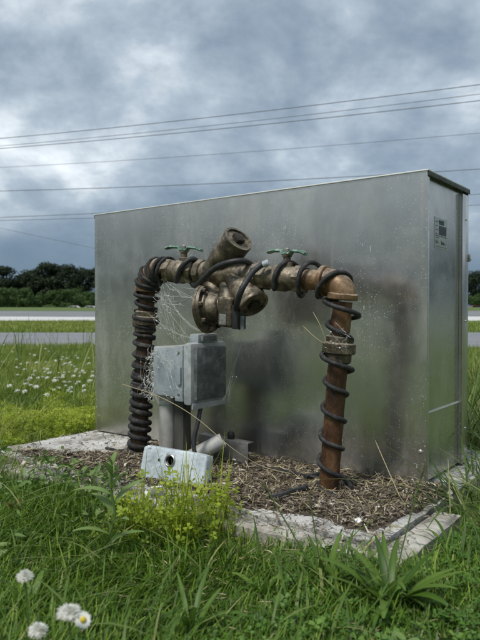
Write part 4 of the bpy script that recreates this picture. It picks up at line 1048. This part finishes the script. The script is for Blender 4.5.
# dry stalks
def stalk(pts, r, label, v=None):
    P = smooth_path(pts, 6); bm = tube(P, [r]*(len(P)-1) + [r*.4], 6); o = obj('dry_stalk', bm, M['straw'], origin=P[0])
    a = o.data.attributes.new('tint', 'FLOAT', 'POINT'); a.data.foreach_set('value', np.full(len(o.data.vertices), .65, np.float32)); tag(o, label, 'stalk', 'dry stalks about the pipes')
stalk([onv(122, 384, -.33), onv(160, 397, -.335), onv(195, 417, -.335), onv(232, 448, -.30), onv(262, 466, -.24), onv(292, 474, -.22)], .0011, 'long pale straw crossing in front of the outlet and conduit')
stalk([ong(400, 497, .02), onv(388, 470, -.15), onv(375, 440, -.10)], .0011, 'thin dry stalk leaning on the box right of the right riser')
stalk([onv(327, 345, -.25), onv(316, 338, -.26), onv(303, 326, -.25)], .0009, 'short straw sticking out left of the right union')
stalk([onv(328, 347, -.25), onv(320, 325, -.26), onv(313, 312, -.25)], .0009, 'curved straw rising beside the right union')
stalk([ong(462, 505, .03), atY(448, 478, 1.8), atY(436, 470, 1.72)], .0014, 'pale bent stalk at the right foot of the metal box')

# ------------------------------------------------------------------ cobwebs
def cobweb(anchors, n, label, sag=.014, r=.00045, tuft=30, org=None):
    bm = bmesh.new()
    for k in range(n):
        a, b = random.sample(anchors, 2); a, b = Vector(a), Vector(b)
        j = lambda s: Vector((random.gauss(0, s), random.gauss(0, s), random.gauss(0, s)))
        a, b = a + j(.012), b + j(.012); P = [a]
        for i in range(1, 5):
            t = i/5; P.append(lerp(a, b, t) - Z*sag*4*t*(1-t)*random.uniform(.3, 1.3) + j(.003))
        P.append(b); tube_into(bm, smooth_path(P, 3), r*random.uniform(.28, .75), 4, False)
        for q in range(random.randint(0, tuft//10)):
            c = P[random.randrange(1, 5)] + j(.002); s = random.uniform(.0006, .0020)
            bmesh.ops.create_icosphere(bm, subdivisions=1, radius=s, matrix=Matrix.Translation(c) @ Matrix.Diagonal((random.uniform(.6, 2), 1, random.uniform(.6, 1.6), 1)))
    return tag(obj('cobweb', bm, M['web'], origin=org or anchors[0]), label, 'cobweb', 'cobwebs')
cobweb([onv(158, 296, -.24), onv(152, 318, -.24), onv(176, 300, -.23), onv(186, 320, -.24), onv(176, 335, -.24), onv(196, 334, -.25), onv(165, 280, -.23), onv(200, 296, -.26)], 36, 'dusty cobweb strung between the left riser and the relief valve', .018)
cobweb([onv(152, 350, -.26), onv(148, 372, -.26), onv(151, 388, -.26), onv(156, 400, -.28), onv(143, 392, -.27), onv(160, 352, -.305), onv(150, 362, -.26)], 60, 'thick white cobweb clotted between the left riser and the outlet box', .004, .0006, 70)
cobweb([onv(160, 352, -.31), onv(170, 372, -.306), onv(182, 378, -.306), onv(188, 342, -.305), onv(176, 352, -.306), onv(184, 396, -.306), onv(165, 396, -.306)], 14, 'fine cobweb spread over the side of the outlet box', .002, .0004, 40)
cobweb([onv(218, 362, -.20), onv(236, 345, -.15), onv(246, 336, -.10), onv(224, 400, -.2), onv(236, 410, -.1)], 8, 'faint cobweb between the outlet cover and the box front', .004, .0003, 12)
cobweb([onv(328, 338, -.25), onv(346, 340, -.25), onv(348, 330, -.24), onv(337, 352, -.25), onv(326, 350, -.25)], 12, 'small cobweb on the right union nut', .003, .0005, 40)

# ------------------------------------------------------------------ trees, far cars, overhead lines
def leaf_cloud(lobes, n, size, flat=.6):
    """leaf-clump faces spread through ellipsoid lobes [(x,y,z,rx,ry,rz)], denser towards their skins"""
    vol = np.array([l[3]*l[4]*l[5] for l in lobes]); cnt = np.maximum(20, (n*vol**.7/np.sum(vol**.7)).astype(int)); V, T, ti = [], [], []; b = 0
    for l, c in zip(lobes, cnt):
        d = rng.normal(0, 1, (c, 3)); d /= np.linalg.norm(d, axis=1, keepdims=True); r = rng.uniform(.25, 1, c)**.4*(1+.16*np.sin(d[:, 0]*5+l[0])*np.cos(d[:, 2]*6+l[2]))
        P = np.array(l[:3]) + d*r[:, None]*np.array(l[3:])
        nrm = d + rng.normal(0, .6, (c, 3)); nrm /= np.linalg.norm(nrm, axis=1, keepdims=True)
        a = np.cross(nrm, rng.normal(0, 1, (c, 3))); a /= np.linalg.norm(a, axis=1, keepdims=True); q = np.cross(nrm, a); s = size*rng.uniform(.5, 1.3, c)
        quad = np.stack([P - a*s[:, None] , P + q*s[:, None]*flat, P + a*s[:, None], P - q*s[:, None]*flat], 1)
        V.append(quad.reshape(-1, 3)); i0 = b + np.arange(c)*4
        T.append(np.concatenate([np.stack([i0, i0+1, i0+2], 1), np.stack([i0, i0+2, i0+3], 1)])); b += 4*c
        ti.append(np.repeat(np.clip(rng.normal(.45, .2, c), 0, 1), 4))
    return np.concatenate(V), np.concatenate(T), np.concatenate(ti)
def tree_proto(kind, seed):
    random.seed(seed); lobes = []
    if kind == 'pine':
        h = 1.0
        for k in range(26):
            z = random.uniform(.20, .94); a = random.uniform(0, 6.28); ro = (.27*math.sin(math.pi*min(1, (1.03-z)/.80))**.8)*random.uniform(.2, 1)
            lobes.append((ro*math.cos(a), ro*math.sin(a), z, random.uniform(.11, .18), random.uniform(.11, .18), random.uniform(.09, .14)))
        n, s, m = 7000, .020, 'pine'
    elif kind == 'oak':
        for k in range(20):
            z = random.uniform(.08, .86); a = random.uniform(0, 6.28); ro = .40*math.sin(math.pi*min(1, (1.06-z)/.95))*random.uniform(.3, 1)
            lobes.append((ro*math.cos(a), ro*math.sin(a), z, random.uniform(.13, .22), random.uniform(.13, .22), random.uniform(.10, .17)))
        n, s, m = 5000, .026, 'oak'
    else:
        for k in range(6):
            a = random.uniform(0, 6.28); lobes.append((.35*math.cos(a), .35*math.sin(a), random.uniform(.3, .65), .35, .35, .32))
        n, s, m = 900, .06, 'bush'
    crown = leaf_cloud(lobes, n, s); 
    bm = bmesh.new(); top = .9 if kind == 'pine' else .6
    tube_into(bm, [(0, 0, -.03), (.006, 0, top*.4), (-.004, .005, top*.75), (0, 0, top)], [.020, .016, .010, .003], 7)
    for l in lobes[:8]:
        z0_ = max(.08, l[2]-.12); tube_into(bm, [(0, 0, z0_), (l[0]*.6, l[1]*.6, l[2]-.04), (l[0], l[1], l[2])], [.008, .005, .002], 5, False)
    cme = tri_mesh('crown', *crown[:2], M[m], tint=crown[2]); COL.objects.unlink(cme)
    tme = obj('trunk', bm, M['bark']); COL.objects.unlink(tme)
    return cme.data, tme.data
PROTO = {k: [tree_proto(k, 11+i*7) for i in range(4)] for k in ('pine', 'oak', 'bush')}
NAME = {'pine': 'pine_tree', 'oak': 'broadleaf_tree', 'bush': 'round_bush'}
def tree(kind, px, Y, top_py, wide, label, i, group='trees of the far wood'):
    x = (px-240)/640*Y; z = ground_z(x, Y) - .1; h = atY(px, top_py, Y).z - z
    t = bpy.data.objects.new(NAME[kind], None); COL.objects.link(t); t.location = (x, Y, z); t.rotation_euler = (0, 0, random.uniform(0, 6.28)); t.scale = (h*wide, h*wide, h)
    tag(t, label, 'tree' if kind != 'bush' else 'bush', group)
    c, r = PROTO[kind][i % 4]
    for nm, me in (('crown', c), ('trunk', r)):
        o = bpy.data.objects.new(nm, me); COL.objects.link(o); o.parent = t
random.seed(5)
tree('pine', 4, 168, 267, 1.15, 'leftmost dark pine with a separate rounded top', 0)
tree('pine', -12, 172, 270, 1.2, 'dark pine cut by the left picture edge', 1)
tree('pine', 24, 172, 273, 1.2, 'lower dark pine in the dip right of the leftmost pine', 2)
tree('pine', 36, 170, 268, 1.1, 'dark pine on the left shoulder of the big pine stand', 3)
tree('pine', 49, 168, 264, 1.2, 'tallest pine at the peak of the pine stand', 0)
tree('pine', 60, 171, 266, 1.1, 'dark pine just right of the tallest pine', 1)
tree('pine', 70, 169, 264.5, 1.1, 'dark pine second from the metal box edge', 2)
tree('pine', 82, 170, 267, 1.15, 'dark pine nearest to the left edge of the metal box', 3)
tree('pine', 96, 172, 269, 1.2, 'dark pine half hidden behind the left edge of the metal box', 0)
tree('pine', 15, 174, 275, 1.3, 'low dark pine between the leftmost pine and the dip', 3)
tree('pine', 30, 175, 271, 1.3, 'dark pine rising from the dip towards the pine stand', 1)
tree('oak', 3, 150, 287, 1.1, 'mid green broadleaf tree at the left picture edge', 0)
tree('oak', 17, 152, 285, 1.0, 'broadleaf tree below the dip in the pine tops', 1)
tree('oak', 30, 150, 286, 1.1, 'broadleaf tree left of the pale round bush', 2)
tree('oak', 43, 156, 291, 1.2, 'low broadleaf tree behind the pale round bush', 3)
tree('oak', 67, 150, 288, 1.0, 'pale green rounded broadleaf tree above the white cars', 0)
tree('oak', 81, 156, 293, 1.2, 'low broadleaf tree right of the rounded one', 1)
tree('oak', 93, 152, 290, 1.2, 'broadleaf tree at the left edge of the metal box', 2)
tree('oak', 56, 158, 289, 1.3, 'dark broadleaf tree right above the pale bush', 2)
tree('oak', 74, 160, 286, 1.3, 'broadleaf tree between the rounded one and the box edge', 3)
tree('oak', 10, 160, 284, 1.3, 'broadleaf tree under the leftmost pine', 1)
tree('bush', 50, 142, 303, 1.25, 'pale round bush at the foot of the far wood', 0)
tree('pine', 474, 165, 272, 1.1, 'dark pine just right of the metal box', 1)
tree('pine', 486, 168, 275, 1.2, 'dark pine at the right picture edge', 2)
tree('oak', 478, 150, 292, 1.1, 'green broadleaf tree at the right picture edge', 3)
# the woods all round: reflected in the metal, one mass
def woods():
    V, T, ti = [], [], []; b = 0
    for k in range(150):
        a = rng.uniform(math.radians(48), math.radians(325)); d = rng.uniform(92, 120); x, y = d*math.sin(a), d*math.cos(a); h = rng.uniform(9, 15); z = ground_z(x, y)
        L = [(x+rng.normal(0, 2), y+rng.normal(0, 2), z+h*f, h*.24, h*.24, h*.2) for f in (.25, .45, .65, .82)]
        v_, t_, i_ = leaf_cloud(L, 420, .6); V.append(v_); T.append(t_+b); ti.append(i_); b += len(v_)
    tag(tri_mesh('woods', np.concatenate(V), np.concatenate(T), M['pine'], tint=np.concatenate(ti)), 'dark woods ringing the field beyond the picture', 'woods', kind='stuff')
woods()
# far parked cars
def car(px, Y, m, flip, label):
    x = (px-240)/640*Y; z = ground_z(x, Y); o = Vector((x, Y, z)); X = Vector((1, 0, 0)); Yv = Vector((0, 1, 0))
    t = thing('parked_car', o, label, 'car', 'cars parked below the far wood')
    prof = [(-2.1, .35), (-2.15, .75), (-1.9, .95), (-1.1, 1.02), (-.6, 1.45), (.75, 1.48), (1.4, 1.02), (2.05, .9), (2.15, .6), (2.1, .35)]
    bm = bmesh.new(); A = [bm.verts.new(o + X*a*flip - Yv*.85 + Z*b) for a, b in prof]; B = [bm.verts.new(o + X*a*flip + Yv*.85 + Z*b) for a, b in prof]
    bm.faces.new(A); bm.faces.new(B[::-1])
    for k in range(len(A)): bm.faces.new((A[k], A[(k+1) % len(A)], B[(k+1) % len(A)], B[k]))
    bmesh.ops.bevel(bm, geom=list(bm.edges), offset=.05, segments=2, affect='EDGES'); obj('body', bm, m, t)
    for (a0, a1) in ((-.85, .05), (.12, 1.05)):
        bm = bmesh.new(); q = [(a0 - (.0 if a0 > 0 else .12), 1.04), (a1 + (.12 if a1 > 1 else 0), 1.04), (a1 - (.28 if a1 > 1 else 0), 1.38), (a0 + (.22 if a0 < 0 else 0), 1.38)]
        vs = [bm.verts.new(o + X*a*flip - Yv*s + Z*b) for s in (.87, .84) for a, b in q]
        bm.faces.new(vs[:4]); bm.faces.new(vs[4:][::-1])
        for k in range(4): bm.faces.new((vs[k], vs[(k+1) % 4], vs[4+(k+1) % 4], vs[4+k]))
        obj('window', bm, M['glass'], t)
    for a in (-1.3, 1.3):
        for s in (-.82, .82):
            wh = obj('wheel', turn(o + X*a*flip + Yv*(s-.1) + Z*.33, o + X*a*flip + Yv*(s+.1) + Z*.33, [(0, .28), (.1, .33), (.9, .33), (1, .28)], 16), M['dark'], t)
car(74, 148, M['car_white'], 1, 'far white car below the rounded broadleaf tree'); car(91, 149, M['car_white'], -1, 'far white car at the left edge of the metal box')
car(475, 138, M['car_red'], 1, 'far maroon car right of the metal box')
# overhead lines: (left py, right py) at picture edges, distance
def wire(ya, yb, Ya, Yb, r, label, xa=0, xb=480, sag=.8):
    a, b = atY(xa, ya, Ya), atY(xb, yb, Yb); d = b-a; A, B = a - d*1.1, b + d*.9; P = []
    for i in range(61):
        t = i/60; p = lerp(A, B, t); p.z += 0; f = (t*3-1.1); p.z += -sag*4*f*(1-f)*.25
        P.append(p)
    tag(obj('overhead_wire', tube(P, r, 6), M['wire'], origin=lerp(A, B, .5)), label, 'wire', 'overhead lines behind the box')
wire(138.5, 84.5, 62, 46, .030, 'uppermost overhead wire crossing the clouds')
wire(146, 94, 61, 45, .022, 'thin second overhead wire close below the uppermost')
wire(148.5, 100.5, 62, 46, .030, 'third overhead wire, lowest of the upper bundle')
wire(167.5, 133, 64, 50, .018, 'faint single overhead wire in the middle of the sky')
wire(191, 169, 60, 48, .028, 'overhead wire passing just above the box top')
wire(217.5, 194, 66, 52, .026, 'upper of the close wire pair at the left edge of the box', sag=.3)
wire(220.5, 205, 66, 52, .024, 'lower of the close wire pair at the left edge of the box', sag=.3)
wire(228, 330, 90, 90, .022, 'thin wire sloping down towards the trees left of the box', sag=.2)
